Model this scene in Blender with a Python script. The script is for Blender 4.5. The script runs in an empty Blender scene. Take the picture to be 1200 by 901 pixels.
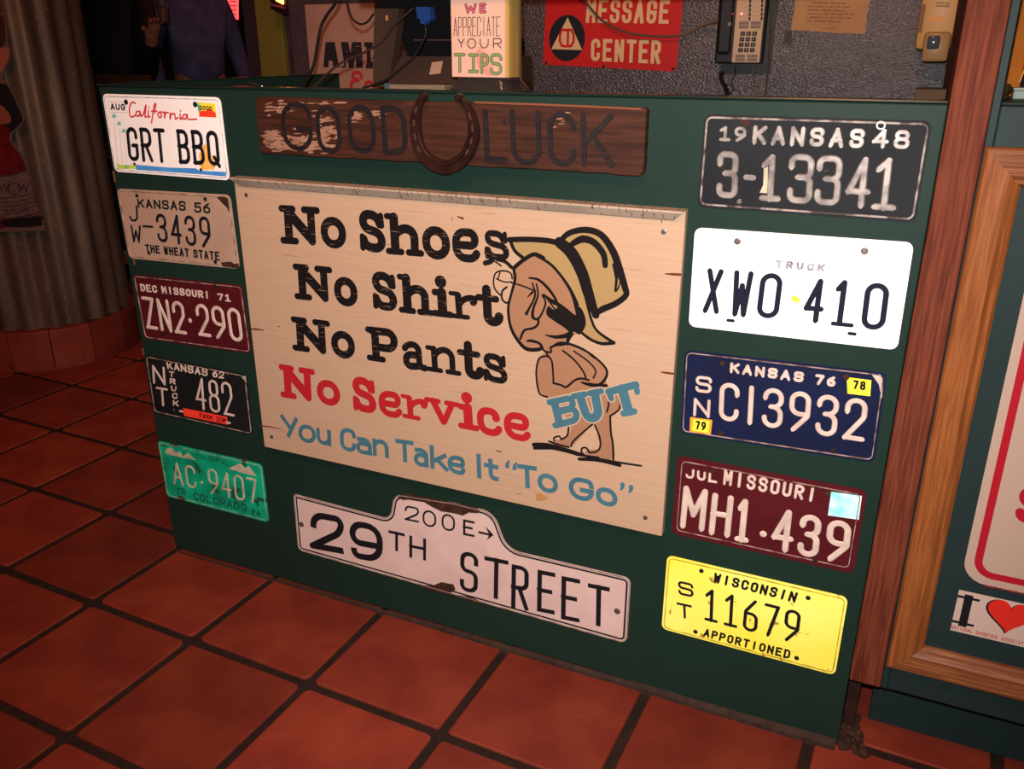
import bpy, bmesh, math, random
import numpy as np
from mathutils import Vector, Matrix, Euler
from mathutils.geometry import tessellate_polygon
random.seed(7)
S = bpy.context.scene
COL = S.collection
R_ = math.radians

# ------------------------------------------------------------ camera
CAM = np.array([1.53754, -1.33323, 1.16741])
ROT = np.array([[0.9092829656774629, -0.14971465563040223, 0.3883168940675487],
                [0.41617440400633265, 0.3312050527846573, -0.8468187990709029],
                [-0.0018313325125655926, 0.9316054609647705, 0.36346652022138976]])
FPX = 1007.868
cd = bpy.data.cameras.new('camera'); cam = bpy.data.objects.new('camera', cd); COL.objects.link(cam)
cam.location = CAM; cam.rotation_euler = (R_(68.68672), R_(0.10493), R_(24.59334))
cd.sensor_fit = 'HORIZONTAL'; cd.sensor_width = 36; cd.lens = FPX * 36 / 1200; cd.clip_start = 0.02
S.camera = cam
# ------------------------------------------------------------ light
w = bpy.data.worlds.new('world'); S.world = w; w.use_nodes = True
w.node_tree.nodes['Background'].inputs[0].default_value = (1.0, 0.26, 0.16, 1)
w.node_tree.nodes['Background'].inputs[1].default_value = 0.02
def lamp(name, kind, loc, energy, color, size=0.1, target=None, spot=None, blend=.5):
    d = bpy.data.lights.new(name, kind); o = bpy.data.objects.new(name, d); COL.objects.link(o)
    o.location = loc; d.energy = energy; d.color = color
    if kind == 'AREA': d.size = size
    else: d.shadow_soft_size = size
    if spot: d.spot_size = R_(spot); d.spot_blend = blend
    if target is not None:
        o.rotation_euler = (Vector(target) - Vector(loc)).to_track_quat('-Z', 'Y').to_euler()
    return o
up = ROT[:, 1]; rt = ROT[:, 0]
fl = CAM + up * 0.062 - rt * 0.01
lamp('camera_flash', 'SPOT', fl, 102, (1.0, 0.96, 0.92), 0.012, (1.0, 0, 0.70), 98, .9)
lamp('overhead_fill', 'AREA', (1.25, -1.4, 2.55), 25, (1.0, 0.40, 0.18), 0.5, (0.8, 0, 0.5))  # these area lights are added overhead, unseen, as warm ambient fill
lamp('overhead_fill', 'AREA', (-1.2, -0.9, 2.55), 3.5, (1.0, 0.16, 0.13), 0.4, (-1.0, 0, 0))
lamp('overhead_fill', 'AREA', (0.3, 0.55, 2.5), 2.5, (1.0, 0.30, 0.20), 0.3, (0.6, .9, 1.1))
lamp('overhead_fill', 'AREA', (-1.6, 3.0, 2.4), 5, (1.0, 0.16, 0.10), 0.5, (-1.6, 2.2, 1))
S.view_settings.view_transform = 'Standard'; S.view_settings.look = 'None'
S.view_settings.gamma = 1; S.view_settings.use_curve_mapping = False
S.view_settings.exposure = 0.42

# ------------------------------------------------------------ photo pixel -> point on a real plane (photo 1200 x 901)
def ray(u, v): return ROT @ np.array([(u - 600) / FPX, -(v - 450.5) / FPX, -1.0])
def py(u, v, y=0.0):
    d = ray(u, v); return CAM + d * ((y - CAM[1]) / d[1])
def pz(u, v, z=0.0):
    d = ray(u, v); return CAM + d * ((z - CAM[2]) / d[2])

# ------------------------------------------------------------ mesh builder
class MB:
    def __init__(s): s.v = []; s.f = []
    def add(s, vs, fs):
        n = len(s.v); s.v += [tuple(map(float, p)) for p in vs]; s.f += [tuple(n + i for i in f) for f in fs]
    def box(s, a, b):
        x0, y0, z0 = a; x1, y1, z1 = b
        s.add([(x0,y0,z0),(x1,y0,z0),(x1,y1,z0),(x0,y1,z0),(x0,y0,z1),(x1,y0,z1),(x1,y1,z1),(x0,y1,z1)],
              [(0,3,2,1),(4,5,6,7),(0,1,5,4),(1,2,6,5),(2,3,7,6),(3,0,4,7)])
    def bbox(s, a, b, r=.003):
        """bevelled box"""
        bm = bmesh.new(); bmesh.ops.create_cube(bm, size=1)
        for v in bm.verts: v.co = Vector([(a[i] + b[i]) / 2 + v.co[i] * (b[i] - a[i]) for i in range(3)])
        bmesh.ops.bevel(bm, geom=bm.edges[:], offset=r, segments=2, affect='EDGES', profile=.5)
        bm.verts.index_update()
        s.add([v.co[:] for v in bm.verts], [[v.index for v in f.verts] for f in bm.faces]); bm.free()
    def loops(s, ls, cap0=False, cap1=True, closed=True):
        """skin consecutive loops of equal length"""
        n = len(ls[0]); base = len(s.v)
        for l in ls: s.v += [tuple(map(float, p)) for p in l]
        for k in range(len(ls) - 1):
            for i in range(n if closed else n - 1):
                j = (i + 1) % n
                s.f.append((base + k*n + i, base + k*n + j, base + (k+1)*n + j, base + (k+1)*n + i))
        def cap(k, rev):
            L = [Vector(p) for p in ls[k]]
            for t in tessellate_polygon([L]):
                t = tuple(base + (k % len(ls)) * n + i for i in t)
                s.f.append(t[::-1] if rev else t)
        if cap0: cap(0, True)
        if cap1: cap(-1, False)
    def lathe(s, prof, seg=24, c=(0, 0, 0)):
        ls = [[(c[0] + r * math.cos(2*math.pi*i/seg), c[1] + r * math.sin(2*math.pi*i/seg), c[2] + z) for i in range(seg)] for r, z in prof]
        s.loops(ls, cap0=True, cap1=True)
    def tube(s, pts, r, seg=8):
        pts = [Vector(p) for p in pts]; ls = []
        ref = Vector((0.13, .21, .97)).normalized()
        for i, p in enumerate(pts):
            d = (pts[min(i+1, len(pts)-1)] - pts[max(i-1, 0)]).normalized()
            a = d.cross(ref).normalized(); b = d.cross(a)
            rr = r[i] if isinstance(r, (list, tuple)) else r
            ls.append([p + a*rr*math.cos(2*math.pi*k/seg) + b*rr*math.sin(2*math.pi*k/seg) for k in range(seg)])
        s.loops(ls, cap0=True, cap1=True)
    def build(s, name, m, parent=None, smooth=False):
        me = bpy.data.meshes.new(name); me.from_pydata(s.v, [], s.f); me.validate()
        bm = bmesh.new(); bm.from_mesh(me); bmesh.ops.recalc_face_normals(bm, faces=bm.faces[:]); bm.to_mesh(me); bm.free()
        if m: me.materials.append(m)
        if smooth:
            for p in me.polygons: p.use_smooth = True
            try: me.set_sharp_from_angle(angle=R_(40))
            except Exception: pass
        o = bpy.data.objects.new(name, me); COL.objects.link(o)
        if parent: o.parent = parent
        return o
def tag(o, label=None, cat=None, group=None, kind=None):
    if label: o['label'] = label
    if cat: o['category'] = cat
    if group: o['group'] = group
    if kind: o['kind'] = kind
    return o
def empty(name, loc=(0,0,0), rot=(0,0,0)):
    o = bpy.data.objects.new(name, None); COL.objects.link(o); o.location = loc; o.rotation_euler = rot
    o.empty_display_size = .02
    return o
def facing(name, loc, tilt=0.0):
    """local X right, Y up, Z out of the vertical plane towards -y"""
    return empty(name, loc, (math.pi/2, -tilt, 0))

# ------------------------------------------------------------ materials
MC = {}; DK = .76      # overall paint reflectance, set against the camera exposure
def mat(name, c1, c2=None, scale=8, stretch=(1,1,1), rough=.5, metal=0, bump=0, bscale=None, lo=.35, hi=.65,
        spots=None, sscale=30, sth=.62, sstretch=(1,1,1), coat=0, emit=None, estr=0, detail=6, trans=0, ior=1.45, spec=.22, rand=0, distort=0):
    if name in MC: return MC[name]
    dk = 1.0 if any(t in name for t in ('reflective', 'sticker', 'print', 'neon', 'white_rim')) and 'printed' not in name else DK
    c1 = tuple(x*dk for x in c1); c2 = tuple(x*dk for x in c2) if c2 else None; spots = tuple(x*dk for x in spots) if spots else None
    m = bpy.data.materials.new(name); m.use_nodes = True; nt = m.node_tree; N = nt.nodes; L = nt.links
    b = N['Principled BSDF']; b.inputs['Roughness'].default_value = rough; b.inputs['Metallic'].default_value = metal
    b.inputs['Coat Weight'].default_value = coat; b.inputs['Specular IOR Level'].default_value = spec
    b.inputs['Transmission Weight'].default_value = trans; b.inputs['IOR'].default_value = ior
    b.inputs['Base Color'].default_value = (*c1, 1)
    tc = N.new('ShaderNodeTexCoord')
    def noise(sc, st, det=detail):
        mp = N.new('ShaderNodeMapping'); mp.inputs['Scale'].default_value = st; L.new(tc.outputs['Object'], mp.inputs[0])
        n = N.new('ShaderNodeTexNoise'); n.inputs['Scale'].default_value = sc; n.inputs['Detail'].default_value = det
        n.inputs['Distortion'].default_value = distort
        L.new(mp.outputs[0], n.inputs['Vector']); return n
    def ramp(src, a, b_):
        r = N.new('ShaderNodeMapRange'); r.inputs['From Min'].default_value = a; r.inputs['From Max'].default_value = b_
        L.new(src, r.inputs['Value']); return r.outputs[0]
    def mix(fac, a, b_):
        x = N.new('ShaderNodeMix'); x.data_type = 'RGBA'; L.new(fac, x.inputs[0])
        for k, c in ((6, a), (7, b_)):
            if isinstance(c, tuple): x.inputs[k].default_value = (*c, 1)
            else: L.new(c, x.inputs[k])
        return x.outputs[2]
    col = None
    if c2:
        n = noise(scale, stretch); col = mix(ramp(n.outputs['Fac'], lo, hi), tuple(c1), tuple(c2))
    if spots:
        n2 = noise(sscale, sstretch, 4); col = mix(ramp(n2.outputs['Fac'], sth, sth + .04), col if col else tuple(c1), tuple(spots))
    if rand:
        oi = N.new('ShaderNodeObjectInfo'); hs = N.new('ShaderNodeHueSaturation')
        if col: L.new(col, hs.inputs['Color'])
        else: hs.inputs['Color'].default_value = (*c1, 1)
        r = N.new('ShaderNodeMapRange'); r.inputs['To Min'].default_value = 1 - rand; r.inputs['To Max'].default_value = 1 + rand
        L.new(oi.outputs['Random'], r.inputs['Value']); L.new(r.outputs[0], hs.inputs['Value']); col = hs.outputs[0]
    if col: L.new(col, b.inputs['Base Color'])
    if bump:
        n3 = noise(bscale or scale, stretch, 3); bp = N.new('ShaderNodeBump'); bp.inputs['Strength'].default_value = min(1, bump)
        bp.inputs['Distance'].default_value = .002 if bump <= 1 else .002 * bump
        L.new(n3.outputs['Fac'], bp.inputs['Height']); L.new(bp.outputs[0], b.inputs['Normal'])
    if emit:
        b.inputs['Emission Color'].default_value = (*emit, 1); b.inputs['Emission Strength'].default_value = estr
    MC[name] = m; return m

M_GREEN = mat('green_paint', (.0105,.031,.023), (.0125,.036,.027), 3, rough=.55, spec=.16, bump=.08, bscale=90)
M_BLUEGREEN = mat('bluegreen_paint', (.015,.032,.034), (.018,.037,.038), 3, rough=.55, spec=.18, bump=.08, bscale=90)
M_TILE = mat('terracotta', (.165,.020,.013), (.245,.040,.018), 7, rough=.62, bump=.25, bscale=30, rand=.30, spots=(.12,.02,.012), sscale=9, sth=.66, spec=.3)
M_GROUT = mat('dark_grout', (.030,.014,.010), (.018,.010,.008), 40, rough=.9, bump=.6, bscale=120)
M_OAK = mat('oak_frame', (.30,.105,.032), (.20,.055,.016), 26, (6,.35,1), rough=.38, bump=.12, detail=8, distort=.6)
M_OAKH = mat('oak_frame_across', (.30,.115,.042), (.15,.045,.016), 26, (.35,6,1), rough=.42, bump=.12, detail=8, distort=.6)
M_POST = mat('red_oak', (.20,.050,.024), (.095,.019,.010), 34, (6,1,.25), rough=.7, spec=.15, bump=.12, detail=8, distort=.5)
M_BOARD = mat('barn_board', (.075,.022,.011), (.030,.009,.005), 16, (.5,7,1), rough=.7, spec=.25, bump=.8, detail=8, distort=.4)
M_PLY = mat('painted_plywood', (.60,.41,.275), (.565,.375,.25), 22, (.4,9,1), rough=.6, bump=.15, spots=(.47,.28,.17), sscale=14, sth=.665, sstretch=(.5,12,1))
M_CRACK = mat('cracked_molding', (.50,.39,.30), (.42,.32,.24), 20, rough=.6, spots=(.14,.09,.06), sscale=45, sth=.60, sstretch=(7,.8,1))
M_INK = mat('black_ink', (.011,.008,.009), rough=.7, spec=.1, spots=(.33,.20,.13), sscale=55, sth=.64, sstretch=(.6,9,1))
M_INKS = mat('black_line_ink', (.012,.009,.010), rough=.7, spec=.1, spots=(.33,.20,.13), sscale=60, sth=.72, sstretch=(1,3,1))
M_RED = mat('red_ink', (.50,.018,.028), rough=.6, spots=(.55,.30,.2), sscale=50, sth=.73)
M_BLUE = mat('blue_ink', (.070,.20,.27), (.055,.165,.225), 20, rough=.6, spots=(.4,.33,.26), sscale=60, sth=.73)
M_CREAM = mat('cream_ink', (.58,.42,.29), rough=.6)
M_SKINP = mat('printed_tan', (.40,.205,.115), rough=.6)
M_HATP = mat('printed_khaki', (.42,.285,.12), rough=.6)
M_SCREW = mat('steel_screw', (.22,.18,.16), rough=.4, metal=.7)
M_DARK = mat('dark_screw', (.03,.025,.03), rough=.5, metal=.5)
M_RUST = mat('rust', (.075,.028,.018), (.035,.014,.010), 60, rough=.9, bump=.6)
M_IRON = mat('rusty_iron', (.060,.022,.017), (.035,.012,.010), 30, rough=.35, metal=.45, spec=.5, bump=.5, bscale=60)
def paint(name, c, **k): return mat(name, c, **k)
M_WSHEET = mat('white_reflective', (.98,.98,.98), rough=.6, spec=.5)
M_YSHEET = mat('yellow_reflective', (.98,.94,.20), (.97,.84,.07), 5, rough=.6, spots=(.35,.24,.03), sscale=34, sth=.64)
M_OFFW = mat('aged_white_enamel', (.56,.38,.28), (.50,.33,.24), 12, rough=.4)
M_STREET = mat('street_white_enamel', (.82,.62,.57), (.74,.54,.50), 14, rough=.35, spots=(.25,.12,.09), sscale=45, sth=.74)
M_MAROON = mat('maroon_enamel', (.105,.012,.018), (.085,.010,.014), 12, rough=.35, spots=(.03,.01,.01), sscale=60, sth=.70)
M_BLACKP = mat('black_enamel', (.014,.016,.020), (.020,.022,.026), 10, rough=.6, spec=.10, spots=(.09,.085,.085), sscale=55, sth=.70)
M_BLACK2 = mat('black_plate_enamel', (.010,.012,.013), (.016,.017,.018), 10, rough=.4)
M_NAVY = mat('navy_enamel', (.012,.018,.065), (.010,.014,.048), 10, rough=.35)
M_GRNP = mat('green_reflective', (.004,.46,.25), (.002,.22,.12), 16, rough=.45, spots=(.01,.09,.05), sscale=22, sth=.6)
M_LETW = mat('worn_white_relief', (.84,.68,.60), (.66,.52,.45), 40, rough=.4)
M_LETS = mat('silver_relief', (.40,.36,.33), (.20,.17,.165), 45, rough=.35, metal=.3, lo=.4, hi=.62)
M_LETG = mat('cream_relief', (.70,.62,.46), (.45,.42,.28), 40, rough=.4)
M_LETK = mat('black_relief', (.012,.012,.016), rough=.45)
M_LETN = mat('navy_relief', (.012,.015,.035), rough=.6, spec=.1)
M_RIMW = mat('worn_rim', (.50,.38,.31), (.16,.09,.07), 45, rough=.5, lo=.42, hi=.6)
M_ORNG = mat('orange_sticker', (.95,.33,.04), rough=.5)
M_YEL = mat('yellow_sticker', (.95,.80,.05), rough=.5)
M_REDST = mat('red_sticker', (.90,.05,.03), rough=.5)
M_CYAN = mat('holographic_sticker', (.25,.80,.80), (.70,.95,.98), 40, rough=.4)
M_SKYB = mat('sky_blue_print', (.08,.35,.80), (.05,.25,.62), 20, rough=.5)
M_LIME = mat('lime_print', (.25,.60,.10), (.65,.8,.15), 40, rough=.5)
M_TEAL = mat('teal_print', (.05,.50,.42), rough=.5)
M_GREYP = mat('grey_print', (.50,.47,.46), rough=.5)
M_PINKR = mat('red_script', (.80,.06,.09), rough=.5)
M_BLOB = mat('orange_print', (.90,.32,.05), (.95,.62,.15), 25, rough=.5)

# ------------------------------------------------------------ 2D strokes and glyphs
def fillet(pts, r, closed=False, n=5):
    P = [(np.array(p[:2], float), (p[2] if len(p) > 2 else 1.0)) for p in pts]
    N = len(P); out = []
    for i in range(N):
        p, k = P[i]
        if (not closed and i in (0, N - 1)) or k == 0: out.append(p); continue
        a = P[i-1][0]; b = P[(i+1) % N][0]
        la = np.linalg.norm(a - p); lb = np.linalg.norm(b - p)
        fa = 1.0 if (not closed and i - 1 == 0) else .5
        fb = 1.0 if (not closed and i + 1 == N - 1) else .5
        if P[i-1][1] == 0: fa = 1.0
        if P[(i+1) % N][1] == 0: fb = 1.0
        da = (a - p) / max(la, 1e-9); db = (b - p) / max(lb, 1e-9)
        ang = math.acos(max(-1, min(1, float(da @ db))))
        t = min(r * k / max(math.tan(ang / 2), .2), la * fa * .98, lb * fb * .98)
        p0 = p + da * t; p3 = p + db * t; p1 = p0 + (p - p0) * .55; p2 = p3 + (p - p3) * .55
        for j in range(n + 1):
            s = j / n; out.append((1-s)**3*p0 + 3*(1-s)**2*s*p1 + 3*(1-s)*s*s*p2 + s**3*p3)
    res = [out[0]]
    for q in out[1:]:
        if np.linalg.norm(q - res[-1]) > 1e-7: res.append(q)
    return res
def catmull(pts, n=5, closed=False):
    P = [np.array(p, float) for p in pts]; N = len(P)
    if N < 3: return P
    out = []
    rng = range(N) if closed else range(N - 1)
    for i in rng:
        g = (lambda k: P[k % N]) if closed else (lambda k: P[max(0, min(N - 1, k))])
        a, b, c, d = g(i-1), g(i), g(i+1), g(i+2)
        for j in range(n):
            t = j / n
            out.append(.5*((2*b) + (-a+c)*t + (2*a-5*b+4*c-d)*t*t + (-a+3*b-3*c+d)*t**3))
    if not closed: out.append(P[-1])
    return out
_zi = [0]; _join = []
def ribbon(mb, pts, wd, z0, z1, closed=False, cap='round', bev=0.0):
    """swept stroke with real thickness; bev = fraction of the half width taken by the sloping flanks"""
    _zi[0] = (_zi[0] + 1) % 17; z1 = z1 + _zi[0] * 4e-6
    P = [np.array(p, float) for p in pts]; N = len(P)
    W = list(wd) if isinstance(wd, (list, tuple, np.ndarray)) else [wd] * N
    if closed and np.linalg.norm(P[0] - P[-1]) < 1e-7: P = P[:-1]; W = W[:-1]; N -= 1
    # sharp corners: separate pieces with round joins
    th = -.15 if cap == 'flat' else .45
    if len(_join) == 0 and N > 2:
        def sharp(i):
            a = P[i] - P[i-1]; b = P[(i+1) % N] - P[i]
            la, lb = np.linalg.norm(a), np.linalg.norm(b)
            return la > 1e-9 and lb > 1e-9 and float(a @ b) / (la*lb) < th
        if closed:
            k = next((i for i in range(N) if sharp(i)), None)
            if k is not None:
                P = P[k:] + P[:k] + [P[k]]; W = W[k:] + W[:k] + [W[k]]; N = len(P); closed = False; ends = ('round', 'round')
            else: ends = None
        else: ends = (cap, cap)
        if not closed:
            cuts = [0] + [i for i in range(1, N-1) if sharp(i)] + [N-1]
            if len(cuts) > 2 or ends != (cap, cap):
                _join.append(1)
                for j in range(len(cuts)-1):
                    i0, i1 = cuts[j], cuts[j+1]
                    ribbon(mb, P[i0:i1+1], W[i0:i1+1], z0, z1, False, (ends[0] if j == 0 else 'round', ends[1] if j == len(cuts)-2 else 'round'), bev)
                _join.pop(); return
    c0, c1 = cap if isinstance(cap, tuple) else (cap, cap)
    sec = []
    for i in range(N):
        a = P[i-1] if (i > 0 or closed) else P[i]; b = P[(i+1) % N] if (i < N-1 or closed) else P[i]
        d1 = P[i] - a; d2 = b - P[i]
        n1 = np.linalg.norm(d1); n2 = np.linalg.norm(d2)
        if n1 < 1e-9: d1 = d2; n1 = n2
        if n2 < 1e-9: d2 = d1; n2 = n1
        d1 = d1 / n1; d2 = d2 / n2; d = d1 + d2
        if np.linalg.norm(d) < 1e-6: d = d1
        d = d / np.linalg.norm(d); m = 1 / max(.55, float(d @ d1))
        sec.append((P[i], d, W[i] / 2 * m))
    if not closed:
        def caps(p, d, hw, sgn, kind):
            if kind == 'flat': return [(p + sgn * d * hw, d, hw)]
            return [(p + sgn * d * hw * math.sin(t), d, hw * math.cos(t)) for t in (R_(82), R_(60), R_(38), R_(18))]
        sec = caps(sec[0][0], sec[0][1], W[0]/2, -1, c0) + sec + caps(sec[-1][0], sec[-1][1], W[-1]/2, 1, c1)[::-1]
    ls = []
    for p, d, hw in sec:
        z1 += 1.2e-6
        n = np.array([-d[1], d[0]]); hi = hw * (1 - bev)
        ls.append([(*(p - n*hw), z0), (*(p - n*hi), z1), (*(p + n*hi), z1), (*(p + n*hw), z0)])
    base = len(mb.v); M = len(ls)
    for l in ls: mb.v += [tuple(map(float, q)) for q in l]
    for k in range(M if closed else M - 1):
        k2 = (k + 1) % M
        for i in range(3): mb.f.append((base+k*4+i, base+k2*4+i, base+k2*4+i+1, base+k*4+i+1))
    if not closed: mb.f.append((base, base+1, base+2, base+3)); e = base + (M-1)*4; mb.f.append((e+3, e+2, e+1, e))
def poly(mb, pts, z0, z1):
    mb.loops([[(*p[:2], z0) for p in pts], [(*p[:2], z1) for p in pts]], cap0=False, cap1=True)
C_ = 'c'
G = {
'0':[[C_,(0,0),(1,0),(1,1),(0,1)]], 'O':[[C_,(0,0),(1,0),(1,1),(0,1)]],
'1':[[(.12,.82,0),(.55,1,0),(.55,0)],[(.1,0),(1,0)]], 'i1':[[(.05,.84,0),(.5,1,0),(.5,0)]],
'2':[[(0,.70),(0,1),(1,1),(1,.58),(0,.0,0),(1,0)]], '3':[[(0,.78),(0,1),(1,1),(1,.54),(.4,.54)],[(.4,.54),(1,.54),(1,0),(0,0),(0,.22)]],
'4':[[(.74,0),(.74,1,0),(0,.3,0),(1,.3)]], '5':[[(.95,1,0),(.08,1,0),(.05,.58,0),(1,.62),(1,0),(0,0),(0,.2)]],
'6':[[(.8,1),(.06,.62,.6),(0,0),(1,0),(1,.56),(.06,.56)]], '7':[[(0,1,0),(1,1,0),(.35,0)]],
'8':[[C_,(.06,.53),(.06,1),(.94,1),(.94,.53)],[C_,(0,0),(1,0),(1,.53),(0,.53)]],
'9':[[(.2,0),(1,.40,.6),(1,1),(0,1),(0,.44),(.95,.44)]],
'A':[[(0,0),(.5,1,0),(1,0)],[(.17,.32),(.83,.32)]],
'B':[[C_,(0,0,0),(1,0),(1,.52),(0,.52,0)],[C_,(0,.52,0),(.94,.52),(.94,1),(0,1,0)]],
'C':[[(1,.74),(1,1),(0,1),(0,0),(1,0),(1,.26)]], 'D':[[C_,(0,0,0),(1,0),(1,1),(0,1,0)]],
'E':[[(1,1),(0,1,0),(0,0,0),(1,0)],[(0,.53),(.8,.53)]], 'F':[[(1,1),(0,1,0),(0,0)],[(0,.53),(.8,.53)]],
'G':[[(1,.74),(1,1),(0,1),(0,0),(1,0),(1,.46,0),(.55,.46)]], 'H':[[(0,0),(0,1)],[(1,0),(1,1)],[(0,.52),(1,.52)]],
'I':[[(.5,0),(.5,1)]], 'J':[[(1,1),(1,0),(0,0),(0,.24)]], 'K':[[(0,0),(0,1)],[(1,1),(0,.4)],[(.34,.6),(1,0)]],
'L':[[(0,1),(0,0,0),(1,0)]], 'M':[[(0,0),(0,1,0),(.5,.35,0),(1,1,0),(1,0)]], 'N':[[(0,0),(0,1,0),(1,0,0),(1,1)]],
'P':[[(0,0),(0,1,0),(1,1),(1,.47),(0,.47)]], 'Q':[[C_,(0,0),(1,0),(1,1),(0,1)],[(.6,.2),(1.05,-.06)]],
'R':[[(0,0),(0,1,0),(1,1),(1,.48),(0,.48)],[(.45,.48),(1,0)]],
'S':[[(1,.78),(1,1),(0,1),(0,.55,1),(1,.5,1),(1,0),(0,0),(0,.22)]], 'T':[[(0,1),(1,1)],[(.5,1),(.5,0)]],
'U':[[(0,1),(0,0),(1,0),(1,1)]], 'V':[[(0,1),(.5,0,0),(1,1)]], 'W':[[(0,1),(.2,0,0),(.5,.7,0),(.8,0,0),(1,1)]],
'X':[[(0,0),(1,1)],[(0,1),(1,0)]], 'Y':[[(0,1),(.5,.48,0),(1,1)],[(.5,.48),(.5,0)]],
'Z':[[(0,1),(1,1,0),(0,0,0),(1,0)]], '-':[[(0,.5),(1,.5)]], '.':[[(.45,.42),(.55,.42)]], ',':[[(.45,0),(.55,0)]], '&':[[(1,0),(.1,.8),(.5,1),(.75,.75),(0,.3),(.2,0),(.7,0),(1,.4)]],
'a':[[(.1,.95),(1,1),(1,0)],[C_,(0,0),(1,0),(1,.65),(0,.65)]], 'o':[[C_,(0,0),(1,0),(1,1),(0,1)]],
'u':[[(0,1),(0,0),(1,0),(1,1)],[(1,1),(1,0)]], 'n':[[(0,0),(0,1)],[(0,.6),(.1,1),(1,1),(1,0)]],
'k':[[(0,0),(0,1)],[(.9,.68),(.05,.28)],[(.35,.42),(1,0)]], 'e':[[(0,.5),(1,.5,.3),(1,1),(0,1),(0,0),(1,0),(1,.22)]],
't':[[(.45,1),(.45,0),(1,.06)],[(0,.72),(1,.72)]], 'g':[[C_,(0,.3),(1,.3),(1,1),(0,1)],[(1,1),(1,0),(0,0)]],
'9r':[[(.08,.14),(.12,0),(1,0,1.4),(1,1),(0,1),(0,.42),(.95,.42)]],
'*':[[(0,.5),(1,.5)],[(.5,0),(.5,1)]],
}
# heavy slab letters: (width factor, points...) on the unit box
SL = {
'N':[[.24,(.19,.08),(.19,.92)],[.27,(.2,.88),(.8,.12)],[.22,(.82,.92),(.82,.06)],[.17,(.03,.95),(.34,.95)],[.17,(.03,.05),(.38,.05)],[.17,(.64,.95),(.98,.95)]],
'o':[[.27,C_,(0,0),(1,0),(1,1),(0,1)]],
'S':[[.215,(.93,.74),(.85,1),(.05,1),(.05,.60,1),(1,.44,1),(1,0),(.1,0),(.04,.25)],[.15,(.95,.95),(.97,.68)],[.15,(.03,.34),(.03,.02)]],
'h':[[.24,(.2,.98),(.2,.05)],[.22,(.2,.45),(.32,.68),(.84,.68),(.82,.05)],[.15,(.0,.97),(.2,.97)],[.16,(.0,.03),(.4,.03)],[.16,(.62,.03),(1,.03)]],
'e':[[.24,(.1,.50),(.95,.50,.3),(.97,1),(.0,1),(.0,0),(.9,0),(1,.2)]],
's':[[.215,(.9,.72),(.85,1),(.08,1),(.08,.60,1),(1,.44,1),(1,0),(.1,0),(.05,.28)],[.15,(.96,.98),(.96,.68)],[.15,(.02,.34),(.02,.02)]],
'i':[[.30,(.46,.96),(.48,.955)],[.25,(.5,.62),(.5,.05)],[.16,(.05,.61),(.5,.61)],[.16,(.0,.03),(1,.03)]],
'r':[[.25,(.28,.92),(.28,.05)],[.22,(.3,.5),(.5,.95),(.98,.84)],[.26,(.90,.70),(.93,.72)],[.16,(.0,.95),(.28,.95)],[.17,(.0,.04),(.62,.04)]],
't':[[.24,(.42,.98),(.40,.0),(.98,.02),(1,.18)],[.17,(.0,.70),(.88,.70)]],
'P':[[.24,(.24,.95),(.24,.06)],[.22,(.1,.95),(1,.97),(1,.42),(.24,.42)],[.17,(.0,.95),(.3,.95)],[.17,(.0,.04),(.52,.04)]],
'a':[[.22,(.08,.80),(.2,1),(.74,1),(.74,.0),(1,.05)],[.24,(.74,.56),(.1,.56),(.1,.0),(.7,.08)]],
'n':[[.24,(.2,.95),(.2,.05)],[.23,(.2,.6),(.35,.98),(.82,.95),(.80,.05)],[.17,(.0,.95),(.2,.95)],[.18,(.0,.04),(.4,.04)],[.18,(.62,.04),(1,.04)]],
'v':[[.24,(.2,.94),(.5,.1)],[.22,(.82,.94),(.52,.1)],[.18,(.0,.94),(.38,.94)],[.18,(.64,.94),(1,.94)]],
'c':[[.25,(.92,.72),(.9,1),(0,1),(0,0),(.9,0),(1,.22)],[.26,(.88,.72),(.9,.74)]],
'B':[[.25,(.22,.95),(.22,.05)],[.19,(.05,.96),(.95,.96),(.95,.55),(.25,.55)],[.2,(.25,.52),(1,.52),(1,.02),(.05,.03)]],
'U':[[.25,(.2,.95),(.2,0),(.8,0),(.8,.95)],[.17,(.0,.96),(.42,.96)],[.17,(.6,.96),(1,.96)]],
'T':[[.27,(.5,.95),(.5,.05)],[.2,(.0,.95),(1,.95)],[.16,(.02,.95),(.0,.68)],[.16,(.98,.95),(1,.68)],[.18,(.25,.04),(.75,.04)]],
}
def bil(q, x, y):
    """q: TL TR BR BL"""
    return (1-x)*(1-y)*q[3] + x*(1-y)*q[2] + x*y*q[1] + (1-x)*y*q[0]
def glyph(mb, ch, q, sw, z0, z1, bev=0, cap='round', font=None, rad=.5, grow=0.0):
    q = [np.array(p, float) for p in q]
    wv = (np.linalg.norm(q[1]-q[0]) + np.linalg.norm(q[2]-q[3]))/2; hv = (np.linalg.norm(q[0]-q[3]) + np.linalg.norm(q[1]-q[2]))/2
    slab = font is SL
    if bev > .2: sw = sw * 1.12
    for st in (font or G)[ch]:
        st = list(st); f = 1
        if slab: f = st.pop(0)
        swl = hv * f * (sw if slab else 1) if slab else sw
        closed = st[0] == C_
        if closed: st.pop(0)
        ix = min(swl / 2, wv * .45) if (not slab or ch in 'oeSscPaBU') else swl * .25
        iy = min(swl / 2, hv * .45) if (not slab or ch in 'oeSsca') else swl * .35
        pts = [(ix + p[0]*(wv - 2*ix), iy + p[1]*(hv - 2*iy), *(p[2:])) for p in st]
        P = fillet(pts, rad * (wv - 2*ix) if not slab else .6 * min(wv, hv), closed)
        P = [bil(q, p[0]/wv, p[1]/hv) for p in P]
        ribbon(mb, P, swl + grow, z0, z1, closed, cap, bev)
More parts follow.
